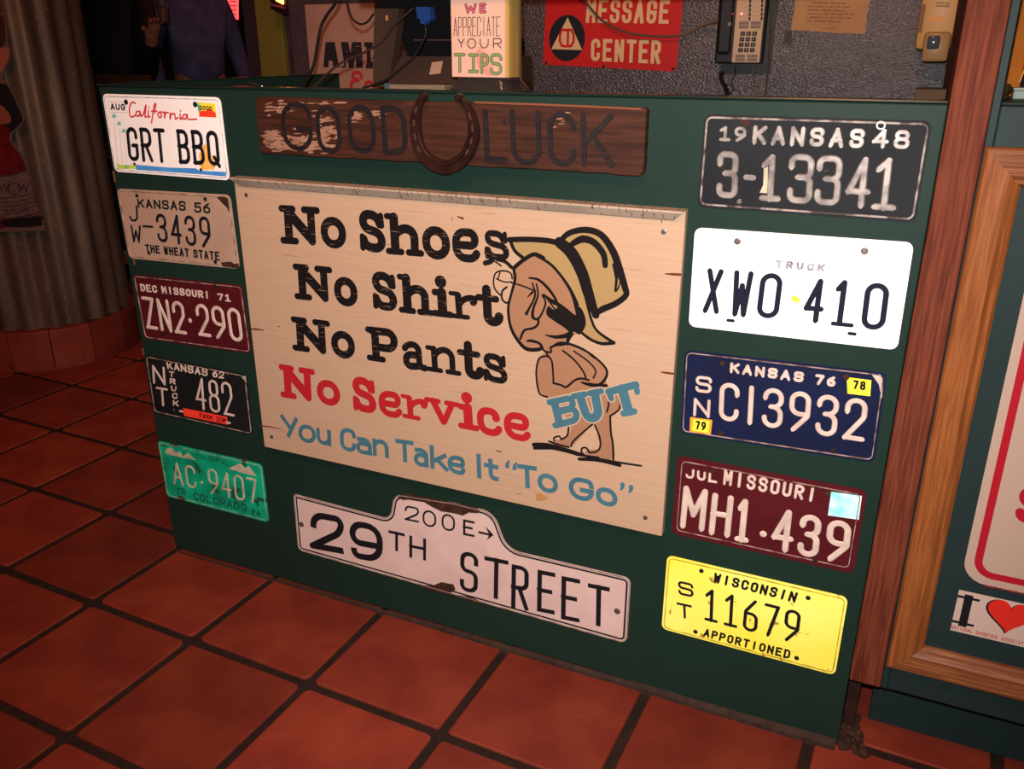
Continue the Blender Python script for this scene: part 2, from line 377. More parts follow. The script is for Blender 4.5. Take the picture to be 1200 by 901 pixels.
def homog(src, dst):
    A = []; b = []
    for (x, y), (u, v) in zip(src, dst):
        A.append([x, y, 1, 0, 0, 0, -u*x, -u*y]); b.append(u)
        A.append([0, 0, 0, x, y, 1, -v*x, -v*y]); b.append(v)
    h = np.append(np.linalg.solve(np.array(A, float), np.array(b, float)), 1).reshape(3, 3)
    def f(p):
        r = h @ np.array([p[0], p[1], 1.0]); return r[:2] / r[2]
    return f
class Flat:
    """a flat rectangular thing on a vertical plane; corners measured in a photo crop (origin ox,oy, scale s)"""
    def __init__(s, name, crop, quad, y=0.0, size=None, tilt=None):
        ox, oy, k = crop; s.crop = crop
        P = [py(ox + a/k, oy + b/k, y) for a, b in quad]
        w_ = (np.linalg.norm(P[1]-P[0]) + np.linalg.norm(P[2]-P[3]))/2; h_ = (np.linalg.norm(P[3]-P[0]) + np.linalg.norm(P[2]-P[1]))/2
        d = P[1]-P[0]+P[2]-P[3]; s.tilt = math.atan2(d[2], d[0]) if tilt is None else tilt
        if size: w_, h_ = size
        s.w, s.h = w_, h_; s.c = sum(P)/4
        s.root = facing(name, s.c, s.tilt)
        s.H = homog(quad, [(-w_/2, h_/2), (w_/2, h_/2), (w_/2, -h_/2), (-w_/2, -h_/2)])
    def pt(s, a, b): return s.H((a, b))
    def q(s, pts): return [s.H(p) for p in pts]
def row(mb, F, text, quad, sw, z0, z1, bev=.35, gap=.24, skip=' ', cap='round', rad=.5, wide={}, font=None):
    """text in equal cells between the four photo corners of the row"""
    Q = [F.H(p) for p in quad]; ws = [wide.get(c, .45 if c in 'I1,' and font is None and False else 1) for c in text]
    tot = sum(ws) + gap * (len(text) - 1); x = 0
    for c, w_ in zip(text, ws):
        if c != ' ':
            a, b = x / tot, (x + w_) / tot
            glyph(mb, c, [bil(Q, a, 1), bil(Q, b, 1), bil(Q, b, 0), bil(Q, a, 0)], sw, z0, z1, bev, cap, font, rad)
        x += w_ + gap
def cell(mb, F, ch, x0, x1, yt, yb, sw, z0, z1, bev=.35, slope=.0, lean=0.0, cap='round', font=None, rad=.5, grow=0.0):
    """one glyph from its photo bounding box, slope = photo slope of the baseline, lean = dx of top relative to bottom"""
    s = slope * (x1 - x0) / 2
    glyph(mb, ch, [F.H((x0 - lean/2, yt - s)), F.H((x1 - lean/2, yt + s)), F.H((x1 + lean/2, yb + s)), F.H((x0 + lean/2, yb - s))], sw, z0, z1, bev, cap, font, rad, grow)
def rrect(w_, h_, r, n=4):
    out = []
    for cx, cy, a0 in ((w_/2-r, h_/2-r, 0), (-w_/2+r, h_/2-r, 90), (-w_/2+r, -h_/2+r, 180), (w_/2-r, -h_/2+r, 270)):
        for i in range(n+1):
            a = R_(a0 + 90*i/n); out.append((cx + r*math.cos(a), cy + r*math.sin(a)))
    return out
def disc(mb, p, r, z0, z1, n=12, rx=None):
    ring = [(p[0] + (rx or r)*math.cos(2*math.pi*i/n), p[1] + r*math.sin(2*math.pi*i/n)) for i in range(n)]
    in_ = [(p[0] + ((rx or r)*.7)*math.cos(2*math.pi*i/n), p[1] + r*.7*math.sin(2*math.pi*i/n)) for i in range(n)]
    mb.loops([[(*a, z0) for a in ring], [(*a, (z0+z1*2)/3) for a in ring], [(*a, z1) for a in in_]])
ZF = .0016        # height of the plate face above the panel
def plate(crop, quad, body, rim, label, cat='license plate', rimw=.0022, rimin=.0045, r=.011, bend=None, inner=True, group='license plates screwed to the green panel'):
    F = Flat('license_plate', crop, quad, -.0005)
    tag(F.root, label, cat, group)
    mb = MB()
    mb.loops([[(*p, 0) for p in rrect(F.w, F.h, r)], [(*p, ZF) for p in rrect(F.w, F.h, r)]], cap0=True)
    mb.build('plate_body', body, F.root)
    e = rimin; pr = rrect(F.w - 2*e, F.h - 2*e, r - .003, 5)
    m2 = MB(); ribbon(m2, pr, rimw, ZF - .0006, ZF + .0012, True, bev=.5); m2.build('rim', rim, F.root, True)
    return F
def holes(F, pts, m=M_DARK, r=.0042, slots=(), name='screw'):
    for p in pts:
        mb = MB(); disc(mb, F.H(p), r, ZF - .0003, ZF + .0018); mb.build(name, m, F.root)
    for p in slots:
        mb = MB(); a = F.H(p); ribbon(mb, [a - (.004, 0), a + (.004, 0)], .005, ZF - .0003, ZF + .0006); mb.build('slot', m, F.root)
def part(F, name, m, fn, smooth=False):
    mb = MB(); fn(mb); return mb.build(name, m, F.root, smooth)
Z0, Z1 = ZF - .0003, ZF + .0013

# ------------------------------------------------------------ the setting
# floor
mb = MB(); mb.box((-4.5, -2.2, -.03), (3.6, 5.2, -.0045)); floor = tag(mb.build('floor', M_GROUT), kind='structure')
PIT, TH, GX, GY = .3048, -.0278768, -.31708, -.23241
def tile_mesh(k):
    rnd = random.Random(k); mb = MB(); s = PIT - .0170 - rnd.random()*.003
    def jit(l): return l
    a = rrect(s, s, .010, 2); b = rrect(s - .002, s - .002, .009, 2); c = rrect(s - .007, s - .007, .007, 2)
    j = [(rnd.uniform(-.0012, .0012), rnd.uniform(-.0012, .0012)) for _ in a]
    f = lambda L, z: [(p[0] + q[0], p[1] + q[1], z) for p, q in zip(L, j)]
    mb.loops([f(a, -.006), f(b, -.0016), f(c, 0)])
    o = mb.build('tile', M_TILE, floor); return o
protos = [tile_mesh(k) for k in range(5)]
used = set()
CX, CY = -1.661, 1.012          # the round column
for i in range(-9, 12):
    for j in range(-4, 9):
        x = GX + PIT*((i+.5)*math.cos(TH) - (j+.5)*math.sin(TH)); y = GY + PIT*((i+.5)*math.sin(TH) + (j+.5)*math.cos(TH))
        if x > 2.6 or y < -1.25: continue
        if y > .55 and x > -.1: continue
        if math.hypot(x - CX, y - CY) < .2: continue
        # seen only where a line of sight reaches it
        d = (np.array([x, y, 0]) - CAM) @ ROT; 
        if d[2] > -.2: continue
        u, v = 600 - FPX*d[0]/d[2], 450.5 + FPX*d[1]/d[2]
        if not (-330 < u < 1530 and 250 < v < 1250): continue
        k = (i*7 + j*13) % 5
        o = protos[k] if k not in used else protos[k].copy()
        if k in used: COL.objects.link(o); o.parent = floor
        used.add(k)
        o.location = (x, y, random.uniform(-.0006, .0006)); o.rotation_euler = (random.uniform(-.002,.002), random.uniform(-.002,.002), TH + random.choice([0, math.pi/2, math.pi]) + random.uniform(-.004,.004))

M_WALL = mat('textured_wall', (.060,.045,.052), (.045,.034,.040), 12, rough=.24, bump=1.8, bscale=210, stretch=(.75,1,1.2), spec=.7, detail=3)
M_DWALL = mat('dark_wall', (.030,.022,.024), rough=.7)
M_CEIL = mat('ceiling_paint', (.05,.035,.03), rough=.8)
WY = .9
mb = MB(); mb.box((-.205, WY, 0), (1.60, WY + .35, 2.7)); tag(mb.build('wall_back', M_WALL), kind='structure')
mb = MB(); mb.box((-4.5, 5.0, 0), (3.6, 5.1, 2.7)); tag(mb.build('wall_rear', M_DWALL), kind='structure')
mb = MB(); mb.box((-4.6, -2.2, 0), (-4.5, 5.1, 2.7)); tag(mb.build('wall_left', M_DWALL), kind='structure')
mb = MB(); mb.box((3.6, -2.2, 0), (3.7, 5.1, 2.7)); tag(mb.build('wall_right', M_DWALL), kind='structure')
mb = MB(); mb.box((-4.6, -2.2, 2.7), (3.7, 5.1, 2.8)); tag(mb.build('ceiling', M_CEIL), kind='structure')

# yellow green door jamb and darker jamb beside it
M_YG = mat('yellow_green_paint', (.20,.155,.030), (.17,.13,.024), 6, rough=.5)
a, b = py(299, 50, 1.25)[0], py(317, 50, 1.25)[0]
mb = MB(); mb.bbox((a + .012, 1.25, 0), (b + .055, 1.34, 2.69), .004); tag(mb.build('trim_2', M_YG), kind='structure')
M_PJ = mat('purple_brown_jamb', (.035,.020,.028), rough=.5)
mb = MB(); mb.bbox((a - .06, 1.27, 0), (a + .011, 1.36, 2.69), .004); tag(mb.build('trim_3', M_PJ), kind='structure')
# oak post between the two counters
XP0, XP1 = 1.5665, 1.6145
mb = MB(); mb.bbox((XP0, -.001, .15), (XP1 + .002, .048, 2.69), .003); tag(mb.build('trim_1', M_POST), kind='structure')
mb = MB(); mb.bbox((XP0, .049, .15), (XP1 - .01, WY - .001, 2.69), .002); tag(mb.build('trim_4', M_POST), kind='structure')
mb = MB(); mb.bbox((XP1 + .0025, .002, .15), (XP1 + .0125, .05, 2.69), .001); tag(mb.build('trim_5', M_BLUEGREEN), kind='structure')
# wooden block under the post
mb = MB(); mb.bbox((XP0 + .002, .055, 0), (XP0 + .022, .095, .149), .002); tag(mb.build('trim_6', mat('dirty_oak', (.055,.018,.010), (.025,.010,.007), 30, rough=.8)), kind='structure')

# crumbled mortar in the gap under the post
mb = MB(); rnd = random.Random(9)
for k in range(60):
    t = rnd.random(); c = (XP0 + rnd.uniform(-.0,.045)*(1-.5*t), .0 + .095*t, rnd.uniform(0,.004)); r0 = rnd.uniform(.003,.010)
    mb.lathe([(r0, -.006), (r0*rnd.uniform(.8,1.1), r0*.4), (r0*.3, r0*rnd.uniform(.7,1.2))], 7, c)
tag(mb.build('mortar_rubble', mat('mortar_crumbs', (.07,.030,.020), (.03,.014,.010), 60, rough=.9)), 'crumbled dark mortar heaped on the floor under the oak post', 'rubble', kind='stuff')

# ------------------------------------------------------------ corrugated round column with tile base
M_ZINC = mat('aged_zinc', (.20,.135,.095), (.115,.075,.055), 9, (1,1,.25), rough=.50, metal=.35, bump=.5, bscale=60, spots=(.23,.15,.10), sscale=70, sth=.62)
col = empty('wall_column', (CX, CY, 0)); tag(col, kind='structure')
mb = MB(); NS = 21*10
ls = []
for z in (.16, .9, 1.7, 2.69):
    ls.append([((.300 + .010*math.cos(21*t))*math.cos(t), (.300 + .010*math.cos(21*t))*math.sin(t), z) for t in [2*math.pi*i/NS for i in range(NS)]])
mb.loops(ls, cap0=True, cap1=True)
mb.build('corrugated_sheet', M_ZINC, col, True)
for i in range(14):
    a0 = 2*math.pi*(i + .012)/14 + .2; a1 = 2*math.pi*(i + .988)/14 + .2
    mb = MB(); ls = []
    for r1, z in ((.30,.0),(.334,.0),(.334,.152),(.331,.158),(.30,.160)):
        ls.append([(r1*math.cos(a0 + (a1-a0)*k/3), r1*math.sin(a0 + (a1-a0)*k/3), z) for k in range(4)])
    mb.loops(ls, closed=False, cap1=False)
    mb.add([ls[k][0] for k in range(5)], [(0,1,2,3,4)]); mb.add([ls[k][3] for k in range(5)], [(4,3,2,1,0)])
    mb.build('tile', M_TILE, col)
# the bit of gum wrapper on the floor by the column
p = pz(123, 416, .0); tr = MB(); tr.bbox((-.012,-.006,0),(.012,.006,.005),.002); o = tr.build('paper_scrap', mat('scrap', (.5,.25,.14), rough=.8)); o.location = p; o.rotation_euler = (0,0,-.4)
tag(o, 'small crumpled tan paper scrap on the floor by the tiled column base', 'litter')

# ------------------------------------------------------------ die-cut tin advert on the column
def diecut():
    a = math.atan2(-.64, .77) - .45
    n = Vector((math.cos(a), math.sin(a), 0)); loc = Vector((CX, CY, 0)) + n * .318
    # plane through loc with normal n
    def hit(u, v):
        d = Vector(ray(u, v)); c = Vector(CAM); t = (loc - c).dot(n) / d.dot(n); p = c + d*t - loc
        ex = Vector((-n.y, n.x, 0)); return np.array([p.dot(ex), p.z])
    c0 = hit(5, 165)
    root = empty('tin_sign', loc + Vector((-n.y, n.x, 0))*c0[0] + Vector((0,0,c0[1])), (math.pi/2, 0, a + math.pi/2))
    tag(root, 'die-cut tin beer advert of a person holding a red bottle, on the corrugated column', 'sign')
    K = lambda X, Y: hit(X/3.4625, 30 + Y/3.4625) - c0
    def shape(name, pts, z, m, sm=True):
        mb = MB(); P = [K(*p) for p in pts]; P = catmull(P, 3, True) if sm else P; poly(mb, P, z - .0012, z); return mb.build(name, m, root)
    out = [(-60,-60),(15,-50),(30,10),(32,75),(45,95),(40,140),(28,165),(18,185),(12,215),(28,232),(55,275),(75,315),(102,375),(85,410),(50,440),(48,465),(75,500),(103,540),(118,585),(188,832),(-60,838),(-60,400)]
    mb = MB(); poly(mb, [K(*p) for p in out], 0, .002); mb.build('tin_plate', mat('tin_edge', (.16,.10,.08), rough=.5), root)
    shape('hair', [(-60,-55),(8,-45),(22,10),(22,70),(0,90),(-60,60)], .0036, mat('hair_print', (.045,.018,.012), rough=.5))
    shape('face', [(-60,60),(5,70),(20,90),(40,96),(34,140),(20,160),(5,190),(-60,215)], .0034, mat('skin_print', (.30,.10,.06), rough=.5))
    shape('shirt', [(-60,225),(5,235),(30,242),(50,275),(70,320),(94,375),(80,402),(46,432),(20,450),(-60,440)], .0038, mat('shirt_print', (.012,.010,.014), rough=.5))
    shape('hand', [(-60,320),(5,322),(30,345),(46,370),(42,395),(0,400),(-60,402)], .0044, mat('hand_print', (.24,.07,.04), rough=.5))
    shape('bottle', [(-60,400),(0,400),(40,420),(42,465),(70,505),(97,545),(112,590),(150,700),(172,790),(160,812),(30,815),(-60,812)], .0048, mat('bottle_print', (.13,.012,.012), (.09,.006,.008), 30, rough=.4))
    shape('label_panel', [(-60,610),(40,605),(110,582),(165,765),(90,782),(-60,790)], .0056, mat('label_print', (.15,.10,.095), (.10,.05,.05), 60, rough=.5), False)
    mb = MB()
    for k, (x0, x1, y) in enumerate(((0,135,700),(4,142,717),(8,147,733),(12,153,749),(16,120,764))):
        P = []
        for i in range(19):
            t = i/18; P.append(K(x0 + (x1-x0)*t, y - 26*t*t*.8 + (4 if i % 2 else -4)))
        ribbon(mb, P, .0022, .0055, .0062)
    ribbon(mb, [K(-60,615), K(40,608), K(112,584)], .004, .0055, .0062)
    ribbon(mb, [K(0,785), K(90,775), K(160,760)], .004, .0055, .0062)
    P = [K(60 + 24*math.cos(t), 662 + 24*math.sin(t)) for t in np.linspace(0, 2*math.pi, 14)[:-1]]
    ribbon(mb, P, .003, .0055, .0062, True)
    for x in (10, 30, 92, 112): ribbon(mb, [K(x-9, 645), K(x, 668), K(x+9, 640)], .003, .0055, .0062)
    mb.build('lettering', mat('label_script', (.035,.02,.03), rough=.5), root)
    shape('bottle_foot', [(15,790),(165,772),(172,792),(158,812),(32,815)], .0060, mat('foot_print', (.012,.01,.012), rough=.4))
diecut()

# ------------------------------------------------------------ host stand
stand = empty('host_stand', (.78, .2, 0)); tag(stand, 'dark green painted host stand whose front is covered with plates and signs', 'counter')
def sbox(name, a, b, m, r=.002):
    mb = MB(); o = (.78, .2, 0); mb.bbox([a[i]-o[i] for i in range(3)], [b[i]-o[i] for i in range(3)], r); return mb.build(name, m, stand)
PH = 1.1016
sbox('front_panel', (.001, 0, 0.012), (1.5655, .019, PH - .004), M_GREEN)
sbox('top_edge', (-.002, -.003, PH - .0035), (1.5655, .030, PH + .001), mat('green_gloss', (.012,.026,.020), rough=.22))
sbox('side_panel', (.001, .0195, 0.012), (.020, .81, PH), M_GREEN)
sbox('side_top_edge', (.0, .031, PH + .0003), (.022, .81, PH + .0022), MC['green_gloss'])
sbox('desk', (.021, .0195, 1.06), (1.5655, .34, 1.085), mat('desk_laminate', (.03,.028,.028), rough=.4))
sbox('back_rail', (.021, .32, .9), (1.5655, .339, 1.0595), M_GREEN)
# dried caulk strip along the foot of the panel
mb = MB()
pts = [(-.0 + 1.562*t/30, 0) for t in range(31)]; ls = []
for i in range(31):
    x = 1.562*i/30; t = i/30; hh = .004 + .012*t + random.uniform(-.0015,.0015); dd = .003 + .009*t + random.uniform(-.001,.001)
    ls.append([(x-.78, -.2, -.004), (x-.78, -.2 - dd, -.004), (x-.78, -.2 - dd*.8, hh*.5), (x-.78, -.2, hh)])
mb.loops(ls, cap0=True, cap1=True)
mb.build('foot_caulk', mat('dirty_caulk', (.030,.017,.013), (.055,.030,.020), 60, rough=.8, bump=.8), stand)
# chipped wood splinters on the left edge
for (u, v, h) in ((134.6, 207, .012), (158, 306, .008), (168.5, 412, .008)):
    p = py(u, v); mb = MB(); mb.bbox((p[0]-.78-.004, -.2015, p[2]-h), (p[0]-.78+.001, -.196, p[2]+h), .0008); mb.build('splinter', mat('raw_wood', (.18,.07,.035), rough=.8), stand)

# ------------------------------------------------------------ right-hand cabinet with oak frame
cab = empty('cabinet', (2.0, .2, 0)); tag(cab, 'blue-green cabinet with oak picture-frame moulding right of the post', 'cabinet')
def cbox(name, a, b, m, r=.002, parent=None):
    mb = MB(); o = (2.0, .2, 0); mb.bbox([a[i]-o[i] for i in range(3)], [b[i]-o[i] for i in range(3)], r); return mb.build(name, m, cab)
CX0, CX1 = XP1 + .003, 2.35
cbox('front_board', (CX0 + .010, .003, .150), (CX1, .022, 1.097), M_BLUEGREEN)
cbox('counter_top', (CX0 + .010, .001, 1.0975), (CX1, .42, 1.1015), M_BLUEGREEN)
cbox('toe_kick', (XP1 - .003, .098, 0), (CX1, .115, .1495), M_BLUEGREEN)
cbox('side_board', (CX0 + .010, .0225, .150), (CX0 + .028, .42, 1.097), M_BLUEGREEN)
FX0, FX1, FZ0, FZ1, FW = 1.6185, 2.26, .205, 1.046, .050
def frame_member(p0, p1, inward, m, name='frame_moulding'):
    """mitred moulding along p0->p1 in the x,z plane with its inner side towards `inward`"""
    mb = MB(); prof = [(0, 0), (0, .014), (.003, .0185), (.008, .020), (.034, .018), (.040, .013), (.046, .011), (FW, .007), (FW, 0)]
    d = (np.array(p1) - p0); d = d / np.linalg.norm(d); n = np.array(inward, float)
    A, B = [], []
    for t, h in prof:
        a = np.array(p0) + n*t + d*t; b = np.array(p1) + n*t - d*t
        A.append((a[0]-2.0, .003 - h - .2, a[1])); B.append((b[0]-2.0, .003 - h - .2, b[1]))
    mb.loops([A, B], cap0=True, cap1=True); mb.build(name, m, cab)
M_OAKV = mat('oak_upright', (.34,.115,.032), (.21,.060,.016), 40, (6,1,.28), rough=.45, bump=.12, detail=8, distort=.6)
M_OAKA = mat('oak_rail', (.30,.115,.042), (.15,.045,.016), 40, (.28,1,6), rough=.45, bump=.12, detail=8, distort=.6)
frame_member((FX0, FZ0), (FX0, FZ1), (1, 0), M_OAKV); frame_member((FX1, FZ1), (FX1, FZ0), (-1, 0), M_OAKV)
frame_member((FX0, FZ1), (FX1, FZ1), (0, -1), M_OAKA); frame_member((FX1, FZ0), (FX0, FZ0), (0, 1), M_OAKA)

# white and red sign, lettering beginning with S
def redsign():
    x0, x1, z0, z1 = 1.699, 2.13, .392, .93
    r = facing('notice_sign', ((x0+x1)/2, -.0002, (z0+z1)/2), 0)
    tag(r, 'white sign with a red rounded border and red letters, inside the oak frame', 'sign')
    W, H = x1-x0, z1-z0
    mb = MB(); mb.loops([[(*p, 0) for p in rrect(W, H, .035, 6)], [(*p, .002) for p in rrect(W, H, .035, 6)]], cap0=True); mb.build('plate_body', mat('sign_white', (.50,.37,.30), rough=.4), r)
    mb = MB(); ribbon(mb, rrect(W - .036, H - .036, .024, 6), .011, .0019, .0024, True); mb.build('red_border', mat('sign_red', (.42,.012,.025), rough=.4), r)
    S_ = lambda u, v: np.array([py(u, v)[0] - (x0+x1)/2, py(u, v)[2] - (z0+z1)/2])
    c = S_(1212, 592)
    mb = MB(); glyph(mb, 'S', [c+(-.022,.030), c+(.022,.030), c+(.022,-.030), c+(-.022,-.030)], .012, .0019, .0024); mb.build('lettering', MC['sign_red'], r)
    class FF: H = staticmethod(lambda p: S_(*p))
    mb = MB(); row(mb, FF, 'CHAMPION AMERICA INC', [(1153,683.5),(1214,696),(1214,699),(1153,686.5)], .0006, .0019, .0023, 0); mb.build('small_print', MC['sign_red'], r)
redsign()
def heart():
    a = py(1124, 692); b = py(1109, 738); x0 = a[0]; z1 = a[2]; z0 = b[2]; x1 = x0 + .29
    r = facing('bumper_sticker', ((x0+x1)/2, .0028, (z0+z1)/2), 0)
    tag(r, 'white bumper sticker with a black letter I and a red heart', 'sticker')
    W, H = x1-x0, z1-z0; H = abs(H)
    mb = MB(); mb.box((-W/2,-H/2,0),(W/2,H/2,.0006)); mb.build('sticker_base', mat('sticker_white', (.47,.36,.32), rough=.4), r)
    T = lambda u, v: np.array([py(u, v)[0] - (x0+x1)/2, py(u, v)[2] - (z0+z1)/2])
    mb = MB(); c0, c1 = T(1136, 702), T(1127.5, 731); xm = (c0[0]+c1[0])/2
    ribbon(mb, [(xm, c0[1]), (xm, c1[1])], .012, .0005, .0009, cap='flat')
    for z in (c0[1], c1[1]): ribbon(mb, [(xm-.0135, z), (xm+.0135, z)], .0042, .0005, .00092, cap='flat')
    mb.build('letter', M_LETK, r)
    def hp(cx, cy, s): return [(cx + s*.0625*16*math.sin(t)**3, cy + s*.0625*(13*math.cos(t)-5*math.cos(2*t)-2*math.cos(3*t)-math.cos(4*t))) for t in np.linspace(0, 2*math.pi, 41)[:-1]]
    hc = T(1184, 722)
    mb = MB(); poly(mb, hp(hc[0]-.002, hc[1]-.001, .033), .0005, .0008); mb.build('heart_shadow', M_LETK, r)
    mb = MB(); poly(mb, hp(hc[0], hc[1], .032), .0005, .0010); mb.build('heart', mat('heart_red', (.70,.03,.02), rough=.4), r)
    class FF: H = staticmethod(lambda p: T(*p))
    mb = MB(); row(mb, FF, 'NATIONAL BARBEQUE ASSOCIATION', [(1115,733),(1210,755.5),(1209.5,759.3),(1114.5,737)], .0007, .0005, .0009, 0); mb.build('small_print', MC['sign_red'], r)
heart()

# ------------------------------------------------------------ licence plates, left column
c5 = (100, 90, 3.754)
F = plate(c5, [(82,75),(605,90),(628,455),(128,415)], M_WSHEET, mat('dull_white_rim', (.70,.66,.63), (.35,.3,.3), 50, rough=.5), 'glowing white California plate reading GRT BBQ, top left of the green panel')
part(F, 'sea_strip', M_SKYB, lambda m: poly(m, F.q([(218,386),(360,398),(480,402),(500,412),(615,418),(612,438),(500,428),(222,408)]), Z0, ZF+.0002))
part(F, 'field_strip', M_LIME, lambda m: poly(m, F.q([(135,380),(170,388),(215,385),(222,404),(140,404)]), Z0, ZF+.0002))
part(F, 'rock_print', M_BLOB, lambda m: poly(m, F.q([(505,408),(498,350),(512,310),(530,295),(545,330),(560,350),(568,395),(560,408)]), Z0, ZF+.0002))
def palms(m):
    for x, y in ((133,200),(155,232),(173,262),(193,300)): ribbon(m, [F.pt(x, y), F.pt(x+9, 392)], .0011, Z0, ZF+.0003)
part(F, 'palm_trunks', M_GREYP, palms)
def tufts(m):
    for x, y in ((132,173),(153,206),(173,238)):
        for dx, dy in ((-9,5),(9,4),(-5,-8),(6,-7),(0,10)): ribbon(m, [F.pt(x, y), F.pt(x+dx, y+dy)], .0022, Z0, ZF+.0003)
part(F, 'palm_crowns', M_TEAL, tufts)
def cali(m):
    L = [[(228,118),(215,112),(203,130),(200,160),(208,178),(225,170)],[(245,152),(232,155),(230,172),(242,172),(248,155),(250,175),(258,168)],
         [(262,165),(275,125),(268,175),(275,175)],[(284,150),(282,178),(290,174)],[(287,136),(288,137)],[(296,205),(310,130),(318,120),(312,160)],[(298,152),(322,152)],
         [(334,155),(326,165),(332,180),(342,172),(336,156),(352,158)],[(356,155),(354,182),(360,160),(372,158)],[(380,160),(379,186),(386,166),(400,164),(402,186),(414,180)],
         [(424,164),(424,188),(432,180)],[(426,150),(427,151)],[(452,166),(438,170),(436,186),(448,184),(456,168),(456,186),(475,188),(497,187)]]
    for s in L: ribbon(m, catmull([F.H(p) for p in s], 4), .0030, Z0, ZF+.0005)
part(F, 'state_name', M_PINKR, cali)
part(F, 'month_box', M_GREYP, lambda m: ribbon(m, F.q([(108,110),(186,113),(189,158),(112,155)]), .0009, Z0, ZF+.0003, True))
part(F, 'month_text', M_LETK, lambda m: row(m, F, 'AUG', [(116,117),(180,120),(182,150),(119,147)], .0030, Z0, ZF+.0006, .2))
part(F, 'year_sticker', M_YEL, lambda m: poly(m, F.q([(503,112),(582,118),(585,180),(508,176)]), Z0, ZF+.0004))
part(F, 'sticker_patch', M_REDST, lambda m: poly(m, F.q([(508,176),(512,150),(540,150),(555,140),(582,158),(584,179)]), Z0, ZF+.0005))
part(F, 'sticker_edge', M_TEAL, lambda m: poly(m, F.q([(501,120),(509,112),(513,150),(507,160)]), Z0, ZF+.00055))
part(F, 'sticker_year', M_LETK, lambda m: row(m, F, '2000', [(510,126),(568,130),(568,150),(511,146)], .0018, Z0, ZF+.0008, 0))
part(F, 'serial_number', M_LETK, lambda m: row(m, F, 'GRT BBQ', [(180,220),(586,238),(592,394),(190,370)], .0080, Z0, Z1, .35, wide={' ':.55}, gap=.22), True)
holes(F, [(187,112),(493,122)], M_DARK, .0052); holes(F, [(505,408),(215,383)], M_RUST, .0032, name='rust_hole')

F = plate(c5, [(148,487),(643,524),(677,840),(188,800)], M_OFFW, M_RIMW, 'cream Kansas 56 plate reading JW-3439, The Wheat State')
def j56(m):
    row(m, F, 'KANSAS', [(240,533),(455,547),(455,590),(243,573)], .0038, Z0, Z1)
part(F, 'state_name', M_LETK, j56, True)
part(F, 'year', M_LETK, lambda m: row(m, F, '56', [(492,552),(560,557),(560,602),(492,597)], .0038, Z0, Z1), True)
part(F, 'serial_number', M_LETK, lambda m: row(m, F, '3439', [(318,598),(555,615),(560,752),(325,725)], .0066, Z0, Z1, gap=.33), True)
part(F, 'dash', M_LETK, lambda m: ribbon(m, F.q([(262,655),(303,658)]), .005, Z0, Z1, bev=.3), True)
def jw(m):
    cell(m, F, 'J', 200, 240, 560, 635, .0046, Z0, Z1, slope=.07); cell(m, F, 'W', 203, 250, 650, 729, .0046, Z0, Z1, slope=.07)
part(F, 'county_code', M_LETK, jw, True)
part(F, 'slogan', M_LETK, lambda m: row(m, F, 'THE WHEAT STATE', [(265,735),(592,766),(594,806),(268,772)], .0036, Z0, Z1, wide={' ':.5}), True)
holes(F, [(240,520),(540,540),(282,775),(575,810)])
part(F, 'corner_rust', M_RUST, lambda m: poly(m, F.q([(588,532),(612,528),(634,540),(640,600),(628,575),(612,560)]), Z0, ZF+.0003))
part(F, 'corner_rust', M_RUST, lambda m: poly(m, F.q([(600,812),(640,808),(655,818),(674,815),(672,836),(610,830)]), Z0, ZF+.0020))

c6 = (140, 300, 2.73)
F = plate(c6, [(51,56),(400,97),(418,308),(75,265)], M_MAROON, M_RIMW, 'dark maroon Missouri 71 plate reading ZN2-290')
def t1(m):
    row(m, F, 'DEC', [(73,86),(128,93),(130,118),(76,111)], .0036, Z0, Z1); row(m, F, 'MISSOURI', [(143,94),(297,114),(298,138),(146,119)], .0036, Z0, Z1)
part(F, 'state_name', M_LETW, t1, True)
part(F, 'year', M_LETW, lambda m: row(m, F, '71', [(322,120),(362,124),(363,148),(324,142)], .0036, Z0, Z1), True)
def t2(m):
    row(m, F, 'ZN2', [(74,126),(212,146),(218,252),(86,232)], .0078, Z0, Z1, gap=.22); row(m, F, '290', [(248,150),(388,168),(396,274),(256,254)], .0078, Z0, Z1, gap=.22)
    p = F.pt(231,205); disc(m, p, .0052, Z0, Z1)
part(F, 'serial_number', M_LETW, t2, True)
holes(F, [(137,250),(318,98)])

F = plate(c6, [(82,315),(415,380),(422,572),(112,500)], M_BLACK2, M_RIMW, 'black Kansas 62 truck plate reading NT 482 with a red sticker')
def t1(m):
    row(m, F, 'KANSAS', [(152,338),(288,360),(286,386),(157,362)], .0034, Z0, Z1); row(m, F, '62', [(304,364),(342,370),(340,394),(302,388)], .0034, Z0, Z1)
part(F, 'state_name', M_LETW, t1, True)
def t2(m):
    cell(m, F, 'N', 108, 148, 352, 412, .0052, Z0, Z1, slope=.17, lean=4); cell(m, F, 'T', 121, 158, 422, 480, .0052, Z0, Z1, slope=.17, lean=4)
part(F, 'county_code', M_LETW, t2, True)
def t3(m):
    for k, c in enumerate('TRUCK'): cell(m, F, c, 161+k*3, 178+k*3, 370+k*23, 388+k*23, .0028, Z0, Z1, slope=.17)
part(F, 'truck_text', M_LETW, t3, True)
part(F, 'serial_number', M_LETW, lambda m: row(m, F, '482', [(244,388),(361,406),(368,515),(246,488)], .0056, Z0, Z1, gap=.28), True)
part(F, 'red_sticker', M_REDST, lambda m: poly(m, F.q([(204,486),(342,514),(344,538),(207,510)]), Z0, ZF+.0004))
part(F, 'sticker_text', M_LETK, lambda m: row(m, F, 'FARM 20M', [(255,501),(338,518),(338,533),(256,516)], .0018, Z0, ZF+.0008, 0))
holes(F, [(175,492),(352,378)], M_SCREW, .0036); holes(F, [], M_LETW, slots=[(198,496),(346,532)])
